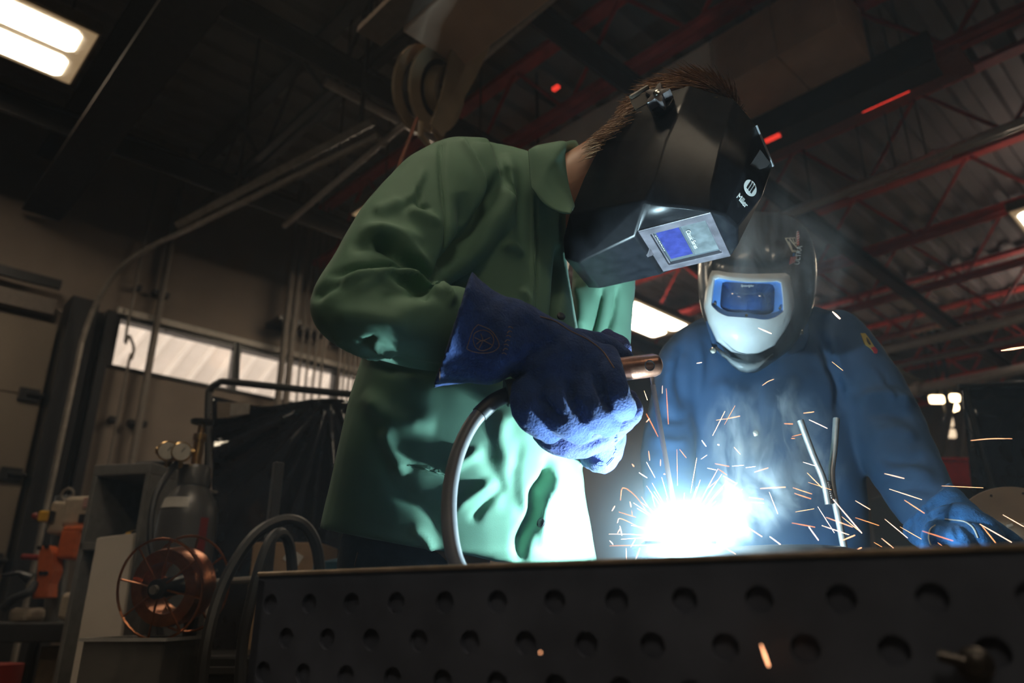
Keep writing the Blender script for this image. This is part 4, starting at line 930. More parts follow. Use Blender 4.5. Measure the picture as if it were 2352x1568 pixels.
for lx, ly in legs:
    bt = MB(); c = V((lx + 0.03, ly, 0))
    chain(bt, [c + V((-0.06, 0, 0.045)), c + V((0.05, -0.02, 0.05)), c + V((0.15, -0.05, 0.045))], [0.045, 0.048, 0.042], 14); chain(bt, [c + V((-0.03, 0.02, 0.05)), c + V((-0.03, 0.02, 0.2))], [0.052, 0.058], 16)
    bt.box(c + V((0.045, -0.015, 0.013)), (0.29, 0.10, 0.026), (V((0.96, -0.27, 0)), V((0.27, 0.96, 0)), Z1))
    obj('boot', union('boot', bt, 0.008, 3), m_boot, pA, True, ang=180)
# hair
hb = MB(); hb.ball(hc0 - HF * 0.012, (HU * 0.124, HL * 0.084, HF * 0.100), 24, 16)
me = hb.mesh('hair_cap'); bm = bmesh.new(); bm.from_mesh(me)
bmesh.ops.delete(bm, geom=[v for v in bm.verts if (v.co - hc0).dot(HF) > 0.03], context='VERTS'); bm.to_mesh(me); bm.free()
hair = obj('hair', me, m_hair, pA, True, ang=180)
st = MB(); rnd = random.Random(3)
for k in range(2600):
    th = rnd.uniform(-1, 1) * 1.25; ph = rnd.uniform(-1, 1) * 1.45
    # a point on the back of the head; the hair runs from the crown towards the nape
    d = (-HF * math.cos(th) + HL * math.sin(th)) * math.cos(ph) + HU * math.sin(ph)
    p = hc0 - HF * 0.012 + HU * (d.dot(HU) * 0.124) + HL * (d.dot(HL) * 0.084) + HF * (d.dot(HF) * 0.100)
    out = d.normalized(); fl = (-HU * 0.75 + HL * rnd.uniform(-0.5, 0.5) + HF * 0.25); fl = (fl - out * fl.dot(out)).normalized()
    ln = rnd.uniform(0.035, 0.075) * (0.55 if d.dot(HU) < -0.45 else 1.0); lift = rnd.uniform(0.05, 0.28)
    bend = HL * rnd.uniform(-0.2, 0.2)
    q = [p - out * 0.002, p + fl * ln * 0.4 + out * ln * lift * 0.5, p + fl * ln * 0.75 + out * ln * lift * 0.55 + bend * ln * 0.3, p + fl * ln + out * ln * lift * 0.45 + bend * ln]
    st.tube(q, [0.0012, 0.0015, 0.0011, 0.0002], 3, cap=False)
tag(st.build('hair_strands', m_hair, hair, True, ang=180), kind='stuff')
# nape hair running down to the collar
nb_ = MB()
for k in range(700):
    f = rnd.random(); px_ = lerp(1360, 1470, f) + rnd.uniform(-6, 10); py_ = lerp(330, 232, f ** 0.85) + rnd.uniform(-2, 34)
    p = W(px_, py_, 1.17 + rnd.random() * 0.10); dr_ = (W(px_ - 26, py_ + 14, p.y) - p).normalized()
    ln = rnd.uniform(0.012, 0.03); nb_.tube([p, p + dr_ * ln * 0.6 + V((0, -0.001, 0.003)), p + dr_ * ln + V((rnd.uniform(-.003, .003), 0, rnd.uniform(0, .006)))], [0.0010, 0.0008, 0.0002], 3, cap=False)
tag(nb_.build('nape_hair', m_hair, hair, True, ang=180), kind='stuff')
# --- helmet
hel = bpy.data.objects.new('welding_helmet', None); COL.objects.link(hel); hel.location = V(); hel.parent = pA; hel.matrix_parent_inverse = Matrix.Translation(-pA.location)
hel['label'] = 'black angular welding helmet with a scuffed lens frame'
class _P: pass
def setp_h(o):
    o.parent = hel; o.matrix_parent_inverse = Matrix.Identity(4); return o
HV = {}
def hv(k, px, py, l): u, f = hpt(px, py, l); HV[k] = (u, l, f)
hv('r0', 1469, 236, -0.088); hv('r1', 1424, 282, -0.098); hv('r2', 1386, 326, -0.104); hv('r3', 1345, 408, -0.106); hv('r4', 1311, 492, -0.098); hv('r5', 1295, 552, -0.080); hv('r6', 1299, 590, -0.060)
hv('c0', 1583, 200, -0.098); hv('c1', 1556, 268, -0.112); hv('c2', 1531, 326, -0.118); hv('c3', 1507, 412, -0.117); hv('c4', 1494, 467, -0.108)
hv('s', 1480, 462, -0.114); hv('g', 1580, 476, -0.088); hv('ch', 1331, 600, -0.052)
hv('e0', 1684, 231, -0.078); hv('e1', 1651, 352, -0.088); hv('e2', 1634, 430, -0.084)
HV['A'] = (0.0, -0.075, 0.0); HV['B'] = ((B0 - A0).length, -0.075, 0.0)
hv('a2', 1458, 540, -0.072)
hv('m0', 1776, 380, 0.0); hv('m1', 1757, 400, 0.0)
def mir(k): u, l, f = HV[k]; return (u, -l, f)
hn_, hvs, hfs = [], [], []
ids = {}
def vid(k):
    if k not in ids:
        q = mir(k[:-1]) if k.endswith("'") else HV[k]; ids[k] = len(hvs); hvs.append(hp_(*q))
    return ids[k]
# forehead ridge on the mid plane
uB = HV['B'][0]
HV['n2'] = (uB + 0.028, 0.0, 0.012 - 0.02); 
u0, f0 = hpt(1776, 380, 0.0); HV['n0'] = (u0 - 0.004, 0.0, f0)
HV['n1'] = (lerp(uB + 0.028, u0, 0.62), 0.0, lerp(-0.01, f0, 0.45))
HV['q0'] = (lerp(HV['e0'][0], u0, 0.62), -0.050, lerp(HV['e0'][2], f0, 0.45)); HV['q1'] = (lerp(HV['e1'][0], HV['n1'][0], 0.6), -0.05, lerp(HV['e1'][2], HV['n1'][2], 0.5)); HV['q2'] = (uB + 0.018, -0.05, -0.004)
half = [('r0', 'c0', 'c1', 'r1'), ('r1', 'c1', 'c2', 'r2'), ('r2', 'c2', 'c3', 'r3'), ('r3', 'c3', 's', 'r4'), ('r4', 's', 'ch', 'r5'), ('r5', 'ch', 'r6'), ('c3', 'c4', 's'),
        ('c0', 'e0', 'e1', 'c1'), ('c1', 'e1', 'e2', 'c2'), ('c2', 'e2', 'g', 'c3'), ('c3', 'g', 'c4'), ('e2', 'B', 'g'), ('c4', 'g', 'B', 'A'), ('s', 'c4', 'A', 'a2'), ('s', 'a2', 'ch'),
        ('e0', 'q0', 'q1', 'e1'), ('e1', 'q1', 'q2', 'e2'), ('e2', 'q2', 'B'), ('q0', 'n0', 'n1', 'q1'), ('q1', 'n1', 'n2', 'q2')]
for fc in half:
    hfs.append([vid(k) for k in fc]); hfs.append([vid(k if k[0] == 'n' else k + "'") for k in fc][::-1])
for fc in [('q2', 'n2', "q2'", "B'", 'B'), ('ch', 'a2', "a2'", "ch'"), ('r6', 'ch', "ch'", "r6'"), ('A', 'B', "B'", "A'")][:3]: hfs.append([vid(k) for k in fc])
hfs.append([vid(k) for k in ('a2', 'A', "A'", "a2'")])
mb = MB(); mb.add(hvs, hfs); me = mb.mesh('shell')
shell = obj('shell', me, m_helm, None, True, ang=22); setp_h(shell)
m = shell.modifiers.new('b', 'BEVEL'); m.width = 0.007; m.segments = 3; m.limit_method = 'ANGLE'; m.angle_limit = math.radians(9)
m = shell.modifiers.new('s', 'SOLIDIFY'); m.thickness = 0.003; m.offset = 1
# lens frame panel: raised scuffed frame round the window
def hq(u, l, f): return hp_(u, l, f)
fw = uB
def panel_ring(outer, inner, f0, f1, name, m):
    mb = MB(); mb.loft([[hq(*p, f0 - 0.01) for p in outer], [hq(*p, f0) for p in outer], [hq(*p, f0) for p in inner], [hq(*p, f1) for p in inner]], cap=False); o = mb.build(name, m, None, False, 0.0012); return setp_h(o)
def rect(u0, u1, l0, l1): return [(u0, l0), (u1, l0), (u1, l1), (u0, l1)]
panel_ring(rect(-0.004, fw, -0.076, 0.076), rect(0.016, fw - 0.012, -0.056, 0.058), 0.004, -0.006, 'lens_frame', m_helmgrey)
# retaining latch of the frame
for pts, ff, nm in (([(-0.034, -0.03), (-0.002, -0.062), (-0.002, 0.064), (-0.034, 0.03)], 0.002, 'frame_apron'),):
    setp_h(MB().prism([hq(u, l, ff) for u, l in pts], HF * -0.006).build(nm, m_helmgrey, None, False, 0.002))
setp_h(MB().add([hq(-0.016, -0.016, 0.002), hq(0.004, -0.016, 0.002), hq(0.004, 0.012, 0.002), hq(-0.016, 0.012, 0.002), hq(-0.006, -0.002, 0.014)], [(0, 1, 4), (1, 2, 4), (2, 3, 4), (3, 0, 4), (3, 2, 1, 0)]).build('latch', m_helmgrey, None))
# glass, blue filter, print
m_glass = M_('lens_cover', (0.10, 0.115, 0.13), 0.12, scale=30, var=0.15, coat=0.5, bump=0.02)
m_blue = M_('blue_filter', (0.040, 0.045, 0.20), 0.15, scale=70, var=0.25, coat=0.5)
g = MB(); g.add([hq(*p, -0.004) for p in rect(0.016, fw - 0.012, -0.056, 0.058)], [(0, 1, 2, 3)]); setp_h(g.build('lens_glass', m_glass, None, solid=0.002))
fl_ = setp_h(MB().prism([hq(*p, -0.0030) for p in rect(0.024, 0.066, -0.047, 0.048)], HF * -0.001).build('blue_filter', m_blue, None))
setp_h(MB().prism([hq(*p, -0.0028) for p in rect(0.070, fw - 0.016, -0.050, 0.052)], HF * -0.001).build('print_panel', M_('lens_print_panel', (0.13, 0.145, 0.15), 0.3, scale=50, var=0.35), None))
for (u0, u1) in ((0.017, 0.020), (fw - 0.015, fw - 0.0125)): setp_h(MB().prism([hq(*p, 0.0) for p in rect(u0, u1, -0.055, 0.057)], HF * -0.003).build('retainer_bar', m_helmgrey, None))
tm = text_mesh('Classic Series', 0.0118, HL, HU, hq(0.078, -0.002, -0.0012)); setp_h(obj('lens_text', tm, m_print))
for k in range(9): setp_h(MB().box(hq(0.0215 + 0.0006 * (k % 2), -0.040 + k * 0.0065, -0.0016), (0.0012, 0.004, 0.0004), (HU, HL, HF)).build('fine_print', m_print, None))
# forehead badge and lettering, laid on the forehead facets
def fore(a, b):   # a: 0 lens side .. 1 crown, b: -1 near .. 1 far
    Pq = [hp_(*HV['q2']), hp_(*HV['q1']), hp_(*HV['q0'])]; Pn = [hp_(*HV['n2']), hp_(*HV['n1']), hp_(*HV['n0'])]
    t_ = a * 2; i = min(1, int(t_)); f = t_ - i; q = Pq[i].lerp(Pq[i + 1], f); n = Pn[i].lerp(Pn[i + 1], f)
    return q.lerp(n, b)
fa, fb, fc_ = fore(0.28, 0.05), fore(0.28, 0.75), fore(0.62, 0.4)
ex = (fore(0.35, 0.9) - fore(0.35, 0.1)).normalized(); ey = (fore(0.48, 0.5) - fore(0.1, 0.5)); ey = (ey - ex * ey.dot(ex)).normalized(); ez = ex.cross(ey)
if ez.dot(HU) < 0: ez = -ez
oc = fore(0.26, 0.46) + ez * 0.0040
tm = text_mesh('Miller', 0.0150, ex, ey, oc, 0.0005, 0.9); setp_h(obj('maker_lettering', tm, m_print))
ob = fore(0.44, 0.48) + ez * 0.0042; ezn = ez
em = MB(); em.prism([ob + ex * 0.017 * math.cos(x) + ey * 0.0125 * math.sin(x) for x in np.linspace(0, 2 * math.pi, 25)[:-1]], ezn * 0.0006); em = setp_h(em.build('emblem_disc', m_print, None))
for k in (-1, 0, 1): setp_h(MB().box(ob + ex * 0.0062 * k + ezn * 0.001 + ey * 0.001, (0.0036, 0.014, 0.001), (ex, ey, ezn)).build('emblem_bar', m_black, None))
os_ = fore(0.74, 0.50) + (HU * 0.8).normalized() * 0.004
setp_h(MB().box(os_, (0.034, 0.042, 0.0008), (ex, ey, ezn)).build('vent_sticker', M_('grey_sticker', (0.06, 0.055, 0.055), 0.5), None))
# pale trim on the crown rim
setp_h(MB().tube([hp_(*HV[k]) + HU * 0.003 for k in ('q0', 'n0')] + [hp_(*mir('q0')) + HU * 0.003], 0.0028, 6).build('rim_trim', M_('rim_grey', (0.35, 0.36, 0.38), 0.3), None))
# star knob on the temple
uK, fK = hpt(1522, 244, -0.108); kc = hp_(uK, -0.121, fK); kn = -HL
mb = MB(); star = []
for i in range(60):
    x = 2 * math.pi * i / 60 + 0.35; c5 = math.cos(5 * x); r_ = 0.0165 + 0.0085 * (max(0, c5) ** 1.2) - 0.004 * max(0, -c5); star.append((x, r_))
e1 = HU; e2 = HF
lay = lambda h, s: [kc + kn * h + (e1 * math.cos(x) + e2 * math.sin(x)) * r_ * s for x, r_ in star]
mb.loft([lay(0.0, 1), lay(0.022, 1), lay(0.0235, 0.95), lay(0.024, 0.4)]); knob = setp_h(mb.build('adjusting_knob', M_('knob_plastic', (0.14, 0.12, 0.12), 0.3, coat=0.4), None, True, ang=35))
setp_h(MB().lathe(kc + kn * 0.024, kn, [(0.0065, 0), (0.0062, 0.002), (0.003, 0.0035), (0.0005, 0.004)], 14).build('knob_screw', m_snap, None, True))
setp_h(MB().lathe(kc, kn, [(0.0235, -0.012), (0.0235, 0.002), (0.020, 0.003)], 28).build('knob_washer', m_helm, None, True))
# ratchet head band behind the knob
bnd = [(1452, 232), (1470, 222), (1492, 212), (1512, 202)]
G = [[W(x + dx_ - 4, y + dy_, 1.13) for x, y in bnd] for dx_, dy_ in ((0, 0), (4, 8), (8, 16), (12, 22))]
setp_h(MB().grid(G).build('head_band', M_('band_plastic', (0.11, 0.09, 0.07), 0.4), None, False, solid=0.004))
setp_h(MB().tube([W(1448, 224, 1.125), W(1488, 200, 1.125)], 0.0045, 8).build('band_bar', MATS['band_plastic'], None, True))

# --- right glove (near hand)
gR = MB()
sloft(gR, [((1078, 640), (996, 887), 1.04, 0.106), ((1094, 652), (1016, 880), 1.04, 0.094), ((1112, 664), (1046, 876), 1.04, 0.080), ((1146, 682), (1085, 876), 1.042, 0.066), ((1200, 700), (1128, 882), 1.045, 0.060), ((1252, 724), (1176, 862), 1.05, 0.050), ((1300, 746), (1196, 868), 1.055, 0.045),
           ((1350, 772), (1206, 900), 1.06, 0.042), ((1395, 800), (1214, 935), 1.066, 0.040), ((1424, 838), (1240, 960), 1.07, 0.036), ((1438, 880), (1300, 972), 1.074, 0.028)], 4, 30, 2.2)
FG = [((1226, 860), (1206, 905), (1216, 955), (1262, 990), 0.0215), ((1282, 830), (1274, 905), (1290, 960), (1330, 990), 0.0225), ((1340, 815), (1338, 890), (1360, 945), (1396, 972), 0.0225), ((1392, 820), (1402, 870), (1420, 915), (1436, 940), 0.0205)]
for (k0, k1, k2, k3, r_) in FG: chain(gR, [W(*k0, 1.066), W(*k1, 1.045), W(*k2, 1.05), W(*k3, 1.085)], [r_ * 1.05, r_ * 1.1, r_ * 1.05, r_ * 0.92], 16)
chain(gR, [W(1330, 790, 1.09), W(1385, 800, 1.11), W(1425, 822, 1.125), W(1440, 840, 1.13)], [0.024, 0.023, 0.021, 0.017], 14)   # thumb along the handle
me = union('glove', gR, 0.0042, 5, 0.5)
crease(me, [([(1168, 868), (1200, 840), (1250, 800), (1290, 775)], 13, 0.007, 'groove'), ([(1240, 905), (1262, 935), (1300, 970)], 9, 0.009, 'groove'), ([(1300, 870), (1318, 930), (1345, 975)], 9, 0.007, 'groove'), ([(1366, 850), (1385, 905), (1404, 945)], 9, 0.009, 'groove'),
            ([(1040, 690), (1025, 760), (1012, 850)], 8, 0.003, 'step'), ([(1120, 700), (1150, 760), (1150, 850)], 26, 0.006, 'ridge'), ([(1200, 720), (1230, 770), (1215, 830)], 16, 0.006, 'groove')])
ripple(me, 0.0025, 22, 5); ripple(me, 0.0010, 70, 2)
gloveR = obj('glove', me, m_suede, pA, True, ang=180); gloveR['label'] = 'blue suede gauntlet on the near hand'
stitch('cuff_stitching', gloveR, [(1070, 652), (1042, 690), (1022, 745), (1012, 810), (1010, 872)], 0.0009, m_stitch, gloveR, dash=40)
stitch('hand_seam', gloveR, [(1240, 727), (1275, 738), (1310, 760), (1350, 780), (1385, 808), (1410, 845)], 0.0011, m_stitch, gloveR)
# embroidered emblem on the cuff
for pts in ([(1098, 745), (1085, 760), (1075, 790), (1074, 802), (1100, 810), (1130, 808), (1146, 795), (1140, 775), (1125, 757), (1098, 745)], [(1086, 780), (1090, 765), (1108, 758), (1126, 764), (1134, 780), (1128, 797), (1108, 805), (1092, 797), (1086, 780)]):
    stitch('cuff_emblem', gloveR, pts, 0.0006, m_stitch, gloveR, 0.0003)
for pts in ([(1090, 775), (1108, 782), (1126, 775)], [(1094, 790), (1108, 782), (1130, 792)], [(1104, 766), (1108, 782), (1100, 800)]): stitch('cuff_emblem', gloveR, pts, 0.0006, m_stitch, gloveR, 0.0003)
for k in range(7):      # worn, unreadable lettering beside the emblem
    y = 752 + k * 10; x = 1172 - k * 2.4
    stitch('cuff_lettering', gloveR, [(x - 5, y + 3 * (k % 2)), (x, y - 2), (x + 6, y + 2 * ((k + 1) % 2))], 0.0006, m_stitch, gloveR, 0.0003)

# --- left glove (far hand) cupping from below
gL = MB()
chain(gL, [W(1262, 985, 1.13), W(1310, 1002, 1.14), W(1370, 985, 1.15), W(1420, 960, 1.155)], [0.030, 0.036, 0.036, 0.028], 18)
for (k0, k1, k2, r_) in (((1250, 975), (1235, 968), (1232, 950), 0.018), ((1330, 985), (1300, 975), (1280, 955), 0.019), ((1395, 975), (1380, 960), (1368, 945), 0.019), ((1430, 965), (1452, 945), (1446, 915), 0.0175)):
    chain(gL, [W(*k0, 1.12), W(*k1, 1.105), W(*k2, 1.11)], [r_ * 1.1, r_, r_ * 0.85], 12)
chain(gL, [W(1400, 960, 1.16), W(1430, 950, 1.15), W(1456, 938, 1.14)], [0.022, 0.019, 0.014], 12)   # index tip
chain(gL, [W(1400, 830, 1.17), W(1420, 800, 1.175), W(1398, 778, 1.18)], [0.02, 0.022, 0.016], 12)      # thumb over the top
chain(gL, [W(1380, 960, 1.19), W(1395, 900, 1.2), W(1400, 840, 1.18)], [0.03, 0.028, 0.022], 12)
sloft(gL, [((1300, 985), (1432, 960), 1.20, 0.045), ((1318, 1010), (1437, 1000), 1.21, 0.05), ((1328, 1040), (1432, 1040), 1.225, 0.055), ((1338, 1066), (1408, 1072), 1.24, 0.055), ((1356, 1080), (1390, 1086), 1.25, 0.05)], 4, 26, 2.1)
me = union('glove', gL, 0.0042, 4, 0.5)
crease(me, [([(1265, 955), (1290, 975), (1330, 985), (1360, 1000)], 8, 0.006, 'groove'), ([(1330, 1028), (1380, 1010), (1425, 985)], 8, 0.006, 'groove'), ([(1330, 1050), (1370, 1058), (1400, 1062)], 8, 0.003, 'step')])
ripple(me, 0.003, 26, 8); ripple(me, 0.0012, 80, 4)
gloveL = obj('glove', me, m_suede_worn, pA, True, ang=180); gloveL['label'] = 'worn blue suede glove cupped under the near hand'
stitch('palm_seam', gloveL, [(1268, 965), (1300, 980), (1340, 992), (1362, 998)], 0.0013, m_print, gloveL)
stitch('finger_seam', gloveL, [(1366, 945), (1380, 962), (1410, 965), (1440, 950)], 0.0012, m_print, gloveL)
# handwritten mark on the cuff
mk_ = M_('ink', (0.02, 0.04, 0.20), 0.7)
for pts in ([(1386, 1062), (1378, 1060), (1371, 1064), (1374, 1069), (1386, 1069)], [(1394, 1068), (1402, 1060), (1410, 1050)], [(1393, 1065), (1400, 1058), (1407, 1050)], [(1412, 1048), (1409, 1043), (1412, 1038), (1416, 1040)], [(1413, 1034), (1415, 1030), (1413, 1026)], [(1412, 1014), (1418, 1010), (1412, 1006), (1418, 1003), (1416, 999)]):
    stitch('ink_mark', gloveL, pts, 0.0008, mk_, gloveL, 0.0004)

# ================================================================== person in the navy jacket
pB = thing('person', 'person in a navy jacket and silver-framed helmet facing the arc', 'person', V((0.60, 1.80, 0)))
jb_ = MB()
sloft(jb_, [((1530, 1420), (1990, 1420), 1.74, 0.13), ((1520, 1300), (1985, 1300), 1.74, 0.13), ((1515, 1150), (1975, 1150), 1.74, 0.135), ((1510, 1000), (1965, 1000), 1.74, 0.14), ((1520, 880), (1960, 890), 1.74, 0.14), ((1545, 800), (1965, 810), 1.74, 0.13), ((1590, 745), (1940, 752), 1.74, 0.11), ((1640, 722), (1890, 712), 1.74, 0.085), ((1690, 712), (1830, 700), 1.74, 0.05)], 4, 44, 2.6)
# image-left arm
sloft(jb_, [((1640, 735), (1660, 860), 1.72, 0.07), ((1575, 752), (1640, 900), 1.70, 0.08), ((1520, 800), (1610, 940), 1.68, 0.082), ((1500, 880), (1600, 960), 1.66, 0.08), ((1480, 980), (1600, 1010), 1.64, 0.078), ((1474, 1080), (1590, 1090), 1.60, 0.075), ((1490, 1180), (1590, 1170), 1.55, 0.07), ((1520, 1250), (1600, 1220), 1.5, 0.06)], 4, 28, 2.2)
# image-right arm
sloft(jb_, [((1850, 735), (1855, 880), 1.72, 0.075), ((1930, 722), (1880, 900), 1.70, 0.085), ((1990, 768), (1905, 925), 1.69, 0.088), ((2050, 850), (1925, 960), 1.67, 0.085), ((2092, 930), (1950, 1010), 1.65, 0.082), ((2125, 1010), (1985, 1060), 1.62, 0.078), ((2160, 1085), (2030, 1120), 1.58, 0.072), ((2186, 1140), (2070, 1185), 1.54, 0.062), ((2190, 1160), (2085, 1210), 1.52, 0.05)], 4, 28, 2.2)
me = union('jacket', jb_, 0.008, 9, 0.5)
crease(me, [([(1880, 760), (1905, 830), (1928, 890), (1928, 960)], 10, 0.022, 'groove'), ([(1910, 740), (1925, 830), (1950, 900)], 16, 0.010, 'ridge'), ([(2010, 840), (2040, 890), (2065, 935)], 6, 0.006, 'step'),
            ([(1960, 925), (2010, 905), (2060, 910), (2100, 930)], 14, 0.014, 'ridge'), ([(1985, 955), (2040, 945), (2100, 965)], 10, 0.010, 'groove'), ([(2000, 1000), (2060, 985), (2110, 1010)], 14, 0.010, 'ridge'), ([(2010, 1050), (2070, 1060), (2130, 1050)], 12, 0.010, 'groove'),
            ([(2030, 1090), (2090, 1080), (2150, 1100)], 12, 0.009, 'ridge'), ([(2050, 1130), (2100, 1120), (2150, 1130)], 9, 0.008, 'groove'), ([(1575, 775), (1560, 850), (1575, 950)], 12, 0.010, 'groove'), ([(1545, 800), (1530, 880), (1520, 960)], 14, 0.009, 'ridge'), ([(1600, 770), (1610, 850), (1600, 930)], 12, 0.008, 'ridge'),
            ([(1500, 930), (1545, 960), (1590, 950)], 10, 0.009, 'groove'), ([(1490, 1000), (1540, 1020), (1585, 1010)], 12, 0.008, 'ridge'), ([(1735, 870), (1738, 1000), (1742, 1150)], 7, 0.007, 'step'), ([(1640, 870), (1690, 900), (1730, 905)], 18, 0.009, 'ridge'), ([(1830, 860), (1800, 920), (1760, 950)], 18, 0.009, 'ridge'),
            ([(1820, 900), (1860, 1000), (1870, 1100)], 22, 0.010, 'groove'), ([(1660, 960), (1650, 1060), (1670, 1160)], 22, 0.010, 'ridge')])
ripple(me, 0.005, 8, 6); ripple(me, 0.0018, 24, 1)
jackB = obj('jacket', me, m_navy, pB, True, ang=180)
# collar of the navy jacket
for pts in ([(1622, 735), (1640, 800), (1690, 838), (1700, 800), (1650, 720)], [(1850, 705), (1862, 770), (1850, 800), (1790, 830), (1760, 850), (1770, 800), (1830, 720)]):
    mb = MB(); mb.prism([W(x, y, 1.615) for x, y in pts], V((0, 0.012, 0))); mb.build('collar', m_navy, pB, True, 0.004, ang=30)
for (x, y) in ((1837, 763), (1638, 805), (1735, 995)):
    p = W(x, y, 1.605) if y < 900 else hit(jackB, x, y)[0]
    MB().lathe(p, (CAM - p).normalized(), [(0.0075, -0.004), (0.0078, 0.001), (0.006, 0.003), (0.001, 0.0034)], 16).build('snap_button', m_snap, pB, True)
h_, n_ = hit(jackB, 1990, 790)
pt = [(1976, 766), (1986, 766), (1993, 775), (2004, 792), (2013, 806), (2013, 812), (2008, 812), (1998, 800), (1986, 792)]
P = stroke_on(jackB, [(x, y) for x, y in pt], 0, 0.002)
if len(P) > 4: MB().prism(P, V((0, 0.003, 0))).build('sleeve_patch', M_('patch_gold', (0.35, 0.27, 0.08), 0.7), pB)
P = stroke_on(jackB, [(1999, 800), (2007, 798), (2014, 806), (2013, 813), (2008, 813)], 0, 0.0035)
if len(P) > 3: MB().prism(P, V((0, 0.002, 0))).build('patch_band', M_('patch_red', (0.35, 0.02, 0.05), 0.7), pB)
P = stroke_on(jackB, [(1989, 776), (1995, 784), (1999, 793), (1996, 793), (1990, 784)], 0, 0.0035)
if len(P) > 3: MB().prism(P, V((0, 0.002, 0))).build('patch_bird', m_black, pB)
# body
bd = MB(); hB = W(1738, 640, 1.72)
bd.ball(hB, (V((0.08, 0, 0)), V((0, 0.095, 0.01)), V((0, -0.01, 0.115))), 22, 14); bd.ball(hB + V((0, -0.095, -0.02)), (V((0.014, 0, 0)), V((0, 0.016, 0)), V((0, 0, 0.022))), 10, 6)
for sd in (-1, 1): bd.ball(hB + V((0.082 * sd, 0.01, -0.01)), (V((0.008, 0, 0)), V((0, 0.018, 0)), V((0, 0, 0.03))), 10, 6)
chain(bd, [hB - V((0, -0.02, 0.06)), W(1735, 800, 1.76)], [0.06, 0.065], 16)
chain(bd, [W(1735, 830, 1.77), W(1740, 950, 1.77), W(1745, 1150, 1.77), V((0.60, 1.80, 0.85))], [0.10, 0.12, 0.12, 0.12], 18)
chain(bd, [W(1640, 830, 1.74), W(1560, 850, 1.70), W(1540, 1000, 1.64), W(1540, 1150, 1.56), W(1565, 1230, 1.48)], [0.06, 0.055, 0.045, 0.04, 0.03], 12)
chain(bd, [W(1840, 820, 1.74), W(1930, 830, 1.70), W(2030, 980, 1.64), W(2088, 1105, 1.585), W(2126, 1158, 1.51)], [0.06, 0.055, 0.045, 0.030, 0.018], 12)
lg = [(0.50, 1.82), (0.72, 1.80)]
for lx, ly in lg: chain(bd, [V((lx, ly, 0.84)), V((lx, ly - 0.02, 0.48)), V((lx, ly + 0.02, 0.12))], [0.075, 0.052, 0.036], 12)
obj('body', union('body', bd, 0.009, 4), m_skin, pB, True, ang=180)
tr = MB()
for lx, ly in lg: chain(tr, [V((lx, ly, 0.90)), V((lx, ly, 0.68)), V((lx, ly - 0.02, 0.46)), V((lx, ly + 0.02, 0.08))], [0.105, 0.098, 0.08, 0.075], 18)
chain(tr, [V((0.61, 1.81, 0.96)), V((0.61, 1.81, 0.84))], [0.15, 0.14], 22)
me = union('trousers', tr, 0.01, 6); ripple(me, 0.004, 16, 1); obj('trousers', me, m_jeans, pB, True, ang=180)
for lx, ly in lg:
    bt = MB(); c = V((lx, ly, 0)); chain(bt, [c + V((0, 0.06, 0.045)), c + V((0, -0.05, 0.05)), c + V((0, -0.15, 0.045))], [0.045, 0.048, 0.042], 14); chain(bt, [c + V((0, 0.03, 0.05)), c + V((0, 0.03, 0.2))], [0.052, 0.058], 14); bt.box(c + V((0, -0.045, 0.013)), (0.10, 0.29, 0.026))
    obj('boot', union('boot', bt, 0.009, 3), m_boot, pB, True, ang=180)
# helmet of the second person
h2 = bpy.data.objects.new('welding_helmet', None); COL.objects.link(h2); h2.parent = pB; h2.matrix_parent_inverse = Matrix.Translation(-pB.location); h2['label'] = 'dark welding helmet with a silver face frame and blue bezel'
def setp_2(o): o.parent = h2; o.matrix_parent_inverse = Matrix.Identity(4); return o
sh = MB()
sloft(sh, [((1716, 486), (1770, 486), 1.70, 0.03), ((1668, 498), (1815, 498), 1.69, 0.06), ((1632, 530), (1848, 530), 1.68, 0.085), ((1612, 575), (1862, 572), 1.675, 0.10), ((1606, 630), (1868, 625), 1.675, 0.10), ((1612, 700), (1862, 695), 1.665, 0.095), ((1628, 755), (1842, 750), 1.65, 0.085), ((1652, 802), (1810, 800), 1.635, 0.07), ((1678, 838), (1760, 838), 1.625, 0.06), ((1700, 855), (1735, 856), 1.62, 0.03)], 4, 40, 2.4)
me = union('shell', sh, 0.006, 8); 
crease(me, [([(1660, 520), (1652, 570), (1640, 620)], 8, 0.006, 'step'), ([(1765, 500), (1770, 560), (1768, 620)], 8, 0.004, 'groove'), ([(1640, 600), (1700, 612), (1780, 612), (1830, 600)], 7, 0.006, 'groove')])
shell2 = setp_2(obj('shell', me, M_('charcoal_shell', (0.045, 0.05, 0.058), 0.35, scale=20, coat=0.3), None, True, ang=180))
z3 = lambda L: [(1450 + a / 3.92, 480 + b / 3.92) for a, b in L]
outer = z3([(715, 560), (740, 545), (870, 570), (1050, 583), (1250, 580), (1390, 575), (1430, 600), (1460, 740), (1470, 870), (1440, 990), (1380, 1100), (1290, 1230), (1150, 1300), (1030, 1312), (900, 1285), (770, 1190), (690, 1020), (650, 870), (665, 740), (690, 650)])
inner = z3([(755, 640), (775, 622), (900, 645), (1050, 660), (1200, 660), (1325, 652), (1345, 670), (1360, 800), (1365, 920), (1330, 950), (1290, 975), (1230, 992), (1180, 995), (1100, 980), (870, 965), (830, 950), (790, 930), (728, 870), (735, 780), (745, 700)])
glass = z3([(822, 668), (838, 655), (930, 662), (1050, 670), (1170, 672), (1262, 675), (1288, 695), (1288, 780), (1282, 905), (1272, 930), (1230, 948), (1180, 953), (1120, 945), (1050, 928), (900, 930), (860, 920), (815, 895), (803, 870), (808, 800), (815, 730)])
CX = 1710
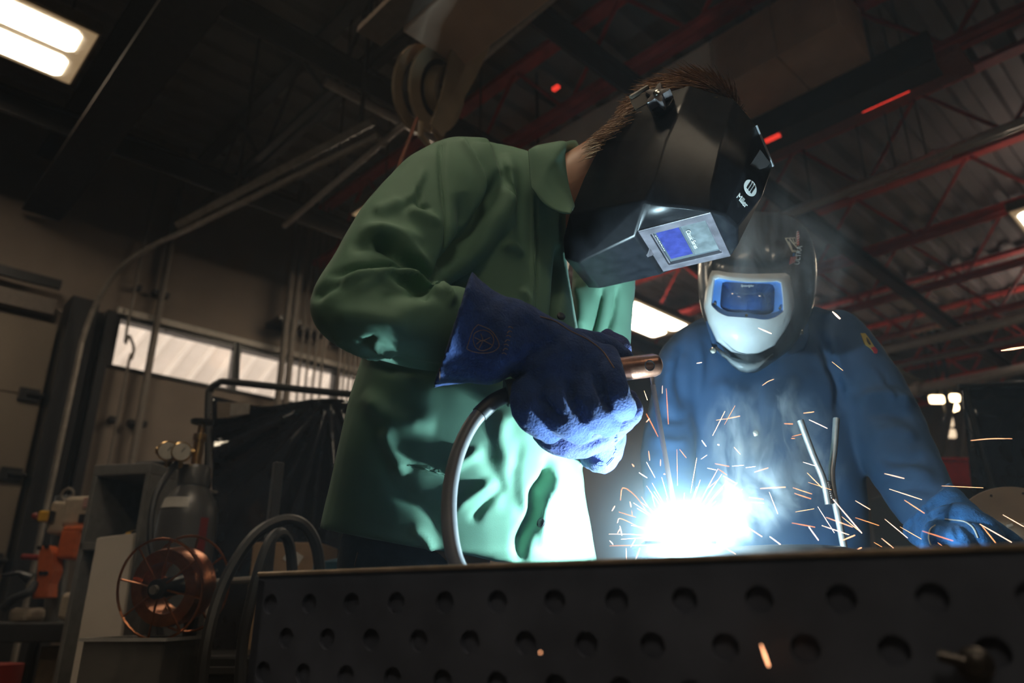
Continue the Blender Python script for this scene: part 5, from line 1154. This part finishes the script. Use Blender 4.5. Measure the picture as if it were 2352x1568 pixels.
def lp(pts, n, Yf, sc=1.0, c=(1715, 715)):
    Q = []
    rs = resample([(x, y, 0) for x, y in pts], 400, True)
    for k in range(n):       # equal angles round the centre
        an = 2 * math.pi * k / n; best = max(rs, key=lambda p: ((p.x - c[0]) * math.cos(an) + (p.y - c[1]) * math.sin(an)) / math.hypot(p.x - c[0], p.y - c[1] + 1e-6))
        x, y = c[0] + (best.x - c[0]) * sc, c[1] + (best.y - c[1]) * sc
        Q.append(W(x, y, Yf(x, y)))
    return Q
YB = lambda x, y, o: 1.490 + o + 0.0000042 * (x - 1715) ** 2 + 0.0000025 * (y - 700) ** 2
N_ = 72
midl = [((a[0] * 0.45 + b[0] * 0.55), (a[1] * 0.45 + b[1] * 0.55)) for a, b in zip(outer, inner)]
m_silver = M_('silver_plastic', (0.66, 0.70, 0.72), 0.35, 0.0, scale=30, var=0.06)
setp_2(MB().loft([lp(outer, N_, lambda x, y: YB(x, y, 0.055)), lp(outer, N_, lambda x, y: YB(x, y, 0.020), 0.995), lp(outer, N_, lambda x, y: YB(x, y, 0.008), 0.965), lp(midl, N_, lambda x, y: YB(x, y, -0.004)), lp(inner, N_, lambda x, y: YB(x, y, -0.002), 1.03), lp(inner, N_, lambda x, y: YB(x, y, 0.006))], cap=False).build('face_frame', m_silver, None, True, ang=60))
bz = setp_2(MB().loft([lp(inner, N_, lambda x, y: YB(x, y, 0.006)), lp(inner, N_, lambda x, y: YB(x, y, 0.009), 0.97), lp(glass, N_, lambda x, y: YB(x, y, 0.012), 1.02), lp(glass, N_, lambda x, y: YB(x, y, 0.020))], cap=False).build('bezel', M_('blue_bezel', (0.10, 0.27, 0.72), 0.4), None, True, ang=60))
setp_2(MB().loft([lp(glass, N_, lambda x, y: YB(x, y, 0.018)), lp(glass, N_, lambda x, y: YB(x, y, 0.017), 0.5), lp(glass, N_, lambda x, y: YB(x, y, 0.0165), 0.02)], cap=True).build('lens', M_('blue_lens', (0.01, 0.06, 0.24), 0.06, scale=20, var=0.5, coat=0.8), None, True, ang=180))
for (x, y) in ((1642, 699), (1791, 709), (1714, 725)):
    p = W(x, y, YB(x, y, 0.007)); setp_2(MB().lathe(p, V((0, -1, 0.1)), [(0.0032, 0), (0.003, 0.003), (0.001, 0.004)], 10).build('bezel_screw', m_snap, None, True))
setp_2(obj('lens_text', text_mesh('Speedglas', 0.0075, V((1, 0, 0.0)), V((0, -0.3, 0.95)).normalized(), W(1716, 656, YB(1716, 656, 0.0145)), 0.0002, shear=0.3), m_print))
# lower throat guard of the shell
setp_2(MB().loft([[W(x, y, 1.555 + o + 0.000004 * (x - 1715) ** 2) for x, y in L] for o, L in ((0.02, [(1645, 795), (1680, 820), (1715, 828), (1750, 822), (1790, 795)]), (0.0, [(1660, 815), (1690, 838), (1715, 844), (1745, 838), (1775, 812)]), (0.02, [(1680, 838), (1700, 852), (1716, 856), (1735, 852), (1755, 836)]))], cap=False, closed=False).build('throat_guard', M_('charcoal_grey', (0.32, 0.36, 0.39), 0.35), None, True, ang=180, solid=0.004))
# stickers on the shell
def sticker(name, pts, m, lift=0.002):
    P = stroke_on(shell2, pts, 0, lift)
    if len(P) >= 3:
        c = sum(P, V()) / len(P); n_ = (CAM - c).normalized()
        return setp_2(MB().prism(P, n_ * -0.001).build(name, m, None))
k13 = lambda L: [(1780 + a / 13.07, 520 + b / 13.07) for a, b in L]
m_gold = M_('cream_print', (0.62, 0.58, 0.48), 0.5); m_flagw = M_('flag_white', (0.75, 0.72, 0.72), 0.5); m_flagr = M_('flag_red', (0.55, 0.05, 0.05), 0.5); m_flagb = M_('flag_blue', (0.08, 0.22, 0.5), 0.5)
sticker('diamond_badge', k13([(280, 360), (600, 345), (680, 780), (500, 780)]), m_gold); sticker('diamond_field', k13([(330, 395), (585, 375), (650, 740), (515, 720)]), m_helm, 0.0032)
for L in ([(400, 420), (430, 400), (660, 680), (640, 700)], [(500, 400), (520, 395), (560, 510), (540, 520)], [(380, 490), (410, 480), (500, 690), (470, 680)], [(540, 530), (610, 500), (615, 530), (560, 555)]): sticker('badge_mark', k13(L), m_gold, 0.0042)
sticker('flag', k13([(450, 930), (660, 900), (590, 1090), (415, 1165)]), m_flagw); sticker('flag_canton', k13([(515, 820), (575, 812), (570, 905), (505, 920)]), m_flagb, 0.003)
for k in range(4): x0 = 445 + k * 46; sticker('flag_stripe', k13([(x0, 930 - k * 7), (x0 + 24, 926 - k * 7), (x0 - 4 + k * 2, 1150 - k * 18), (x0 - 26 + k * 2, 1158 - k * 18)]), m_flagr, 0.0032)
sticker('flag', k13([(640, 160), (690, 150), (725, 300), (690, 610), (640, 520), (625, 300)]), m_flagw)
for k in range(6): y0 = 170 + k * 72; sticker('flag_stripe', k13([(638, y0 + 40), (705, y0), (708, y0 + 26), (640, y0 + 66)]), m_flagr, 0.0032)
h_, n_ = hit(shell2, 1834, 586)
if h_ is not None:
    up_ = (W(1826, 590, h_.y) - W(1842, 586, h_.y)).normalized(); exs = (W(1840, 560, h_.y) - W(1832, 606, h_.y)).normalized()
    n2_ = (CAM - h_).normalized()
    tm = text_mesh('ULTRA', 0.017, exs, (exs.cross(n2_) * -1).normalized() if (exs.cross(n2_) * -1).x < 0 else exs.cross(n2_).normalized(), h_ + n2_ * 0.010, 0.0004); setp_2(obj('side_lettering', tm, M_('grey_print', (0.32, 0.36, 0.38), 0.5)))
# tan side plate and head-gear lug
setp_2(MB().loft([[W(x, y, 1.62 + o) for x, y in ((1846, 536), (1852, 560), (1858, 575), (1861, 600), (1846, 614), (1843, 590), (1844, 560))] for o in (0, 0.03)]).build('side_plate', M_('tan_plastic', (0.30, 0.22, 0.15), 0.5), None))
setp_2(MB().tube([W(1864, 605, 1.64), W(1868, 630, 1.64), W(1866, 650, 1.64)], 0.006, 8).build('headgear_lug', M_('steel_blue', (0.14, 0.24, 0.30), 0.4), None, True))
# glove of the second person resting on the table
g2 = MB()
sloft(g2, [((2078, 1200), (2175, 1112), 1.50, 0.06), ((2082, 1225), (2200, 1132), 1.47, 0.058), ((2100, 1245), (2226, 1160), 1.44, 0.054), ((2128, 1262), (2246, 1178), 1.41, 0.05)], 4, 26, 2.2)
chain(g2, [W(2185, 1215, 1.40), W(2215, 1212, 1.38), W(2250, 1222, 1.36)], [0.045, 0.045, 0.036], 18)
for (k0, k1, k2, k3, r_, yy) in (((2165, 1215), (2150, 1225), (2138, 1250), (2140, 1285), 0.020, 1.36), ((2225, 1205), (2255, 1205), (2300, 1230), (2350, 1270), 0.020, 1.38), ((2235, 1215), (2262, 1222), (2290, 1250), (2310, 1285), 0.020, 1.345), ((2215, 1222), (2235, 1230), (2255, 1255), (2262, 1285), 0.020, 1.33), ((2190, 1225), (2202, 1238), (2212, 1262), (2215, 1288), 0.019, 1.325)):
    chain(g2, [W(*k0, yy + 0.03), W(*k1, yy), W(*k2, yy - 0.005), W(*k3, yy)], [r_ * 1.1, r_ * 1.1, r_, r_ * 0.85], 14)
me = union('glove', g2, 0.0045, 4, 0.5)
crease(me, [([(2112, 1120), (2125, 1160), (2140, 1205)], 5, 0.004, 'step'), ([(2130, 1240), (2145, 1205), (2180, 1195), (2220, 1198)], 6, 0.004, 'groove'), ([(2192, 1200), (2196, 1220), (2204, 1240)], 6, 0.005, 'groove'), ([(2082, 1180), (2095, 1220), (2110, 1250)], 10, 0.005, 'groove')]); ripple(me, 0.003, 24, 2); ripple(me, 0.001, 80, 1)
glove2 = obj('glove', me, m_suede2, pB, True, ang=180); glove2['label'] = 'bright blue welding glove resting at the table edge'
stitch('glove_seam', glove2, [(2170, 1192), (2190, 1194), (2215, 1198), (2235, 1212), (2246, 1235)], 0.0014, M_('pale_piping', (0.45, 0.42, 0.38), 0.6), glove2)
stitch('glove_seam', glove2, [(2148, 1206), (2136, 1216), (2133, 1235), (2138, 1252)], 0.0013, MATS['pale_piping'], glove2)
# ================================================================== the arc, sparks, smoke
ARC = W(1566, 1238, 1.15)
ld = bpy.data.lights.new('arc_light', 'POINT'); ld.energy = ARC_W; ld.color = (0.60, 0.88, 1.0); ld.shadow_soft_size = 0.011
lo = bpy.data.objects.new('arc_light', ld); COL.objects.link(lo); lo.location = ARC + V((0, -0.0, 0.0))
arc = thing('welding_arc', 'blinding white welding arc between electrode tip and steel piece', 'welding arc', ARC)
setp(lo, arc)
m_core = M_('arc_core', (1, 1, 1), 0.5, var=0, emit=(0.85, 0.95, 1.0), es=60.0, nosample=True)
co_ = MB().ball(ARC, (V((0.008, 0, 0)), V((0, 0.008, 0)), V((0, 0, 0.008))), 16, 10).build('arc_core', m_core, arc, True)
co_.visible_shadow = True
# bloom of the arc built as an emissive volume ball, thinning out radially
def vol(name, build):
    m = bpy.data.materials.new(name); m.use_nodes = True; nt = m.node_tree; nt.nodes.remove(nt.nodes['Principled BSDF']); build(nt, nt.nodes, nt.links, nt.nodes['Material Output']); MATS[name] = m; return m
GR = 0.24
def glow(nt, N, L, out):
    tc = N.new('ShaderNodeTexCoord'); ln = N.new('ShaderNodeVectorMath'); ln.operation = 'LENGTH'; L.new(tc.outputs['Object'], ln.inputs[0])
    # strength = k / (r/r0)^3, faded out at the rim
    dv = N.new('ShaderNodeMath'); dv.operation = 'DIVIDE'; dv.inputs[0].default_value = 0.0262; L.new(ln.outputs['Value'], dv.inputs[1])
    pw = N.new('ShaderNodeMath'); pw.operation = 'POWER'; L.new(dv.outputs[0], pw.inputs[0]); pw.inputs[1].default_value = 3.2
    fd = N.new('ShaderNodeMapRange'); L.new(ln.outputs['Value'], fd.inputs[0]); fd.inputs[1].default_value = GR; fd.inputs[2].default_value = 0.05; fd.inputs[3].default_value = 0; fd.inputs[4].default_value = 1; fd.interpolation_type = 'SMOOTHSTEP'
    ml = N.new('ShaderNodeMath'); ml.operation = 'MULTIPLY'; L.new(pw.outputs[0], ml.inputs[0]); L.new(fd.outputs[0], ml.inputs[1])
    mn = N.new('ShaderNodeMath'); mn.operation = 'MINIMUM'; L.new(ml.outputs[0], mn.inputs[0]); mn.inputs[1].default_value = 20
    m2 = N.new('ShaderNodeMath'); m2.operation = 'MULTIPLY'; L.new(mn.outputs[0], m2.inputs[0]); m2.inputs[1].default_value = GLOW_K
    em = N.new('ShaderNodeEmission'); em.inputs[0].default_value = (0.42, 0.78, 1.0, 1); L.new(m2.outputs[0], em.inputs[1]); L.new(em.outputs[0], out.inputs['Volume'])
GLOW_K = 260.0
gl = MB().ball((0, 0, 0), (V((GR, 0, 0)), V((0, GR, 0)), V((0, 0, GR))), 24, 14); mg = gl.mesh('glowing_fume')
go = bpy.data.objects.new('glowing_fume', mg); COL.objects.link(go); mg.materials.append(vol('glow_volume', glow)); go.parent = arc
# smoke plumes
def smokemat(name, dens, sc, seed, zsq, thr=0.48, col=(0.75, 0.85, 0.95)):
    def b(nt, N, L, out):
        tc = N.new('ShaderNodeTexCoord'); mp = N.new('ShaderNodeMapping'); L.new(tc.outputs['Object'], mp.inputs[0]); mp.inputs['Scale'].default_value = (1, 1, zsq); mp.inputs['Location'].default_value = (seed, 0, 0)
        mp.inputs['Rotation'].default_value = (0, 0.6, 0)
        nz = N.new('ShaderNodeTexNoise'); nz.inputs['Scale'].default_value = sc; nz.inputs['Detail'].default_value = 4; nz.inputs['Roughness'].default_value = 0.6; nz.inputs['Distortion'].default_value = 1.2; L.new(mp.outputs[0], nz.inputs[0])
        mr = N.new('ShaderNodeMapRange'); L.new(nz.outputs[0], mr.inputs[0]); mr.inputs[1].default_value = thr; mr.inputs[2].default_value = thr + 0.25; mr.inputs[3].default_value = 0.03; mr.inputs[4].default_value = 1
        # fade to the hull of the plume (generated coordinates -> ellipsoid)
        g = N.new('ShaderNodeVectorMath'); g.operation = 'SUBTRACT'; L.new(tc.outputs['Generated'], g.inputs[0]); g.inputs[1].default_value = (0.5, 0.5, 0.5)
        l = N.new('ShaderNodeVectorMath'); l.operation = 'LENGTH'; L.new(g.outputs[0], l.inputs[0])
        f = N.new('ShaderNodeMapRange'); L.new(l.outputs['Value'], f.inputs[0]); f.inputs[1].default_value = 0.5; f.inputs[2].default_value = 0.1; f.inputs[3].default_value = 0; f.inputs[4].default_value = 1; f.interpolation_type = 'SMOOTHSTEP'
        m1 = N.new('ShaderNodeMath'); m1.operation = 'MULTIPLY'; L.new(mr.outputs[0], m1.inputs[0]); L.new(f.outputs[0], m1.inputs[1])
        m2 = N.new('ShaderNodeMath'); m2.operation = 'MULTIPLY'; L.new(m1.outputs[0], m2.inputs[0]); m2.inputs[1].default_value = dens
        s = N.new('ShaderNodeVolumeScatter'); s.inputs['Color'].default_value = col + (1,); s.inputs['Anisotropy'].default_value = 0.1; L.new(m2.outputs[0], s.inputs['Density']); L.new(s.outputs[0], out.inputs['Volume'])
    return vol(name, b)
def plume(name, label, c, r, m, tilt=0.0):
    mb = MB().ball((0, 0, 0), (V((r[0], 0, 0)), V((0, r[1], 0)), V((0, 0, r[2]))), 20, 12); o = mb.build(name, None); o.data.materials.append(m); o.location = c; o.rotation_euler = (0, tilt, 0)
    return tag(o, label, 'smoke', kind='stuff')
plume('welding_smoke', 'pale blue smoke streaming to the right of the arc', W(1700, 1165, 1.24), (0.15, 0.06, 0.075), smokemat('smoke_low', 34.0, 22, 1, 0.6), math.radians(-30))
plume('welding_smoke', 'thin smoke rising in front of the navy jacket', W(1775, 1040, 1.36), (0.15, 0.08, 0.17), smokemat('smoke_mid', 60.0, 17, 4, 0.45, 0.52))
plume('welding_smoke', 'faint haze drifting past the silver-framed helmet', W(1790, 600, 1.45), (0.20, 0.12, 0.30), smokemat('smoke_high', 7.0, 11, 7, 0.5))

# sparks
m_spark = M_('spark', (1, 0.5, 0.2), 0.5, var=0, emit=(1.0, 0.27, 0.08), es=2.6, nosample=True)
m_sparkw = M_('spark_hot', (1, 0.8, 0.6), 0.5, var=0, emit=(1.0, 0.42, 0.20), es=3.2, nosample=True)
z6 = lambda x, y: (1400 + x / 2.4706, 820 + y / 2.4706)
SP = """868 160 900 138 933 125 3;1262 26 1325 76 1.2;300 160 299 206 3;322 178 334 380 2.5;196 190 215 243 1.6;208 320 240 380 276 452 1.8;208 368 227 348 2.6;585 445 655 306 1.8;652 382 712 275 1.6;605 358 652 350 2;652 352 740 334 1.2;1132 355 1182 378 1236 404 3.5;1100 318 1160 310 1.2;991 377 1041 379 1.6;1036 450 1090 437 1.6;1030 461 1052 461 2.2;524 472 548 505 4;397 522 435 570 2.2;706 510 742 550 1.6;520 578 553 555 3;222 532 228 585 3;290 580 289 616 3;382 522 386 728 2;460 770 495 572 1.4;210 595 258 683 1.8;598 604 680 620 2.4;695 618 762 613 2.6;773 627 828 620 3;822 652 900 628 2.6;556 629 605 640 2.6;620 636 666 668 2.4;168 655 213 684 5;308 662 314 664 6;128 606 138 620 5;1098 595 1168 617 3.2;1122 656 1205 740 2.4;548 752 612 698 2.2;855 745 998 737 4.5;645 672 722 718 1.6;672 764 724 712 1.8;1128 710 1258 752 2;1040 740 1148 776 1.8;1048 772 1144 804 2.2;906 765 955 888 2.6;62 812 76 740 150 790 222 892 1.8;792 795 874 806 1.6;800 822 876 828 2;14 872 30 845 4;116 820 122 850 5;52 878 150 908 2.4;126 870 130 904 2.4;1054 878 1160 860 1.8;1395 814 1480 864 3.4;1560 660 1672 688 3;1588 748 1772 808 5;1672 810 1788 886 1.2;1885 730 2120 741 3;2050 473 2160 463 2285 462 3;1182 848 1276 996 3;1205 955 1360 1008 3;1228 908 1380 964 2.6;1268 805 1432 998 4;1320 1040 1392 1010 5;1318 905 1430 996 2.4;1034 940 1166 964 2.4;1130 962 1186 1038 2.6;1395 910 1530 955 1.6;1562 918 1692 1026 2.6;1648 962 1770 1032 2.4;1774 986 1950 1042 2.4;2100 946 2282 1050 4;2108 950 2192 1054 1.2;2232 894 2352 962 3.4;1544 1028 1612 1082 2.8;1500 1050 1546 1076 1.4;1862 1052 1886 1068 2.2;910 1018 970 1062 2.6;1408 1088 1430 1080 4;655 1082 716 1116 5;780 962 866 1018 4;44 940 66 916 200 980 1.8;58 956 70 1012 3.4;44 1000 58 975 3;120 1078 150 1026 3;148 1148 172 1084 5;94 1084 96 1146 3;0 1070 240 1066 1.8;0 1040 20 1062 3;240 780 258 846 2;296 680 330 800 1.2;180 790 240 880 1.4"""
def spark(pts, wpx, m, dY0, dY1, lab):
    n = len(pts); P = []
    for i, (x, y) in enumerate(pts): P.append(W(x, y, lerp(dY0, dY1, i / max(1, n - 1))))
    if n > 2: P = spline(P, 10)
    r = max(0.0004, wpx / 2 / FPX * 1.2); k = len(P)
    R = [r * (0.25 + 0.75 * math.sin(math.pi * (0.12 + 0.80 * i / max(1, k - 1)))) for i in range(k)]
    if k == 2: P = [P[0], lerp(P[0], P[1], 0.5), P[1]]; R = [r * 0.4, r, r * 0.7]
    return tag(MB().tube(P, R, 5).build('spark', m, smooth=True), lab, 'spark', 'sparks flying from the arc')
rs = random.Random(11)
for ln in SP.split(';'):
    q = [float(x) for x in ln.split()]; wd = q[-1]; pts = [z6(q[i], q[i + 1]) for i in range(0, len(q) - 1, 2)]
    dist = math.hypot(pts[0][0] - 1566, pts[0][1] - 1240); Y0 = 1.15 + rs.uniform(-0.16, 0.06) * min(1, dist / 250)
    spark(pts, wd * 0.42, m_sparkw if wd > 2.5 else m_spark, Y0, Y0 + rs.uniform(-0.02, 0.02), 'orange-hot spark flying off the welding arc')
for ln in ((1912, 715, 1930, 732, 5), (2300, 805, 2352, 797, 7), (1648, 1020, 1652, 1022, 3), (1748, 1480, 1766, 1530, 6), (1600, 834, 1612, 832, 2), (1240, 1496, 1242, 1500, 5), (1742, 753, 1772, 766, 3)):
    Yq = 0.62 if ln[1] > 1400 else (1.3 if ln[0] > 2200 else 1.12)
    spark([(ln[0], ln[1]), (ln[2], ln[3])], ln[4] * (0.55 if ln[1] > 1400 else 1), m_sparkw, Yq, Yq, 'orange-hot spark flying off the welding arc')
for k in range(32):     # fine radial needles close to the arc
    an = rs.uniform(0, 2 * math.pi); el_ = rs.uniform(-0.15, 1.0); d = V((math.cos(an) * math.cos(el_), math.sin(an) * math.cos(el_) * 0.8, math.sin(el_)))
    r0 = rs.uniform(0.035, 0.06); r1 = r0 + rs.uniform(0.03, 0.085); p0, p1 = ARC + d * r0, ARC + d * r1 - V((0, 0, 0.004))
    if p1.z < 0.925: continue
    tag(MB().tube([p0, lerp(p0, p1, 0.5) + V((0, 0, 0.001)), p1], [0.0005, 0.0005, 0.0002], 4).build('spark', m_sparkw), 'fine pale spark shooting straight out of the arc', 'spark', 'fine sparks close to the arc')

# thin fume haze hanging in the whole bay
HZ = MB().box((0.85, 2.4, 1.75), (3.7, 4.6, 3.4)).build('haze', None)
def hz(nt, N, L, out):
    q = N.new('ShaderNodeVolumeScatter'); q.inputs['Color'].default_value = (0.85, 0.92, 1.0, 1); q.inputs['Density'].default_value = HAZE; q.inputs['Anisotropy'].default_value = 0.0; L.new(q.outputs[0], out.inputs['Volume'])
HAZE = 0.0105
HZ.data.materials.append(vol('haze_volume', hz)); tag(HZ, 'thin grey-blue welding haze filling the bay', 'haze', kind='stuff')
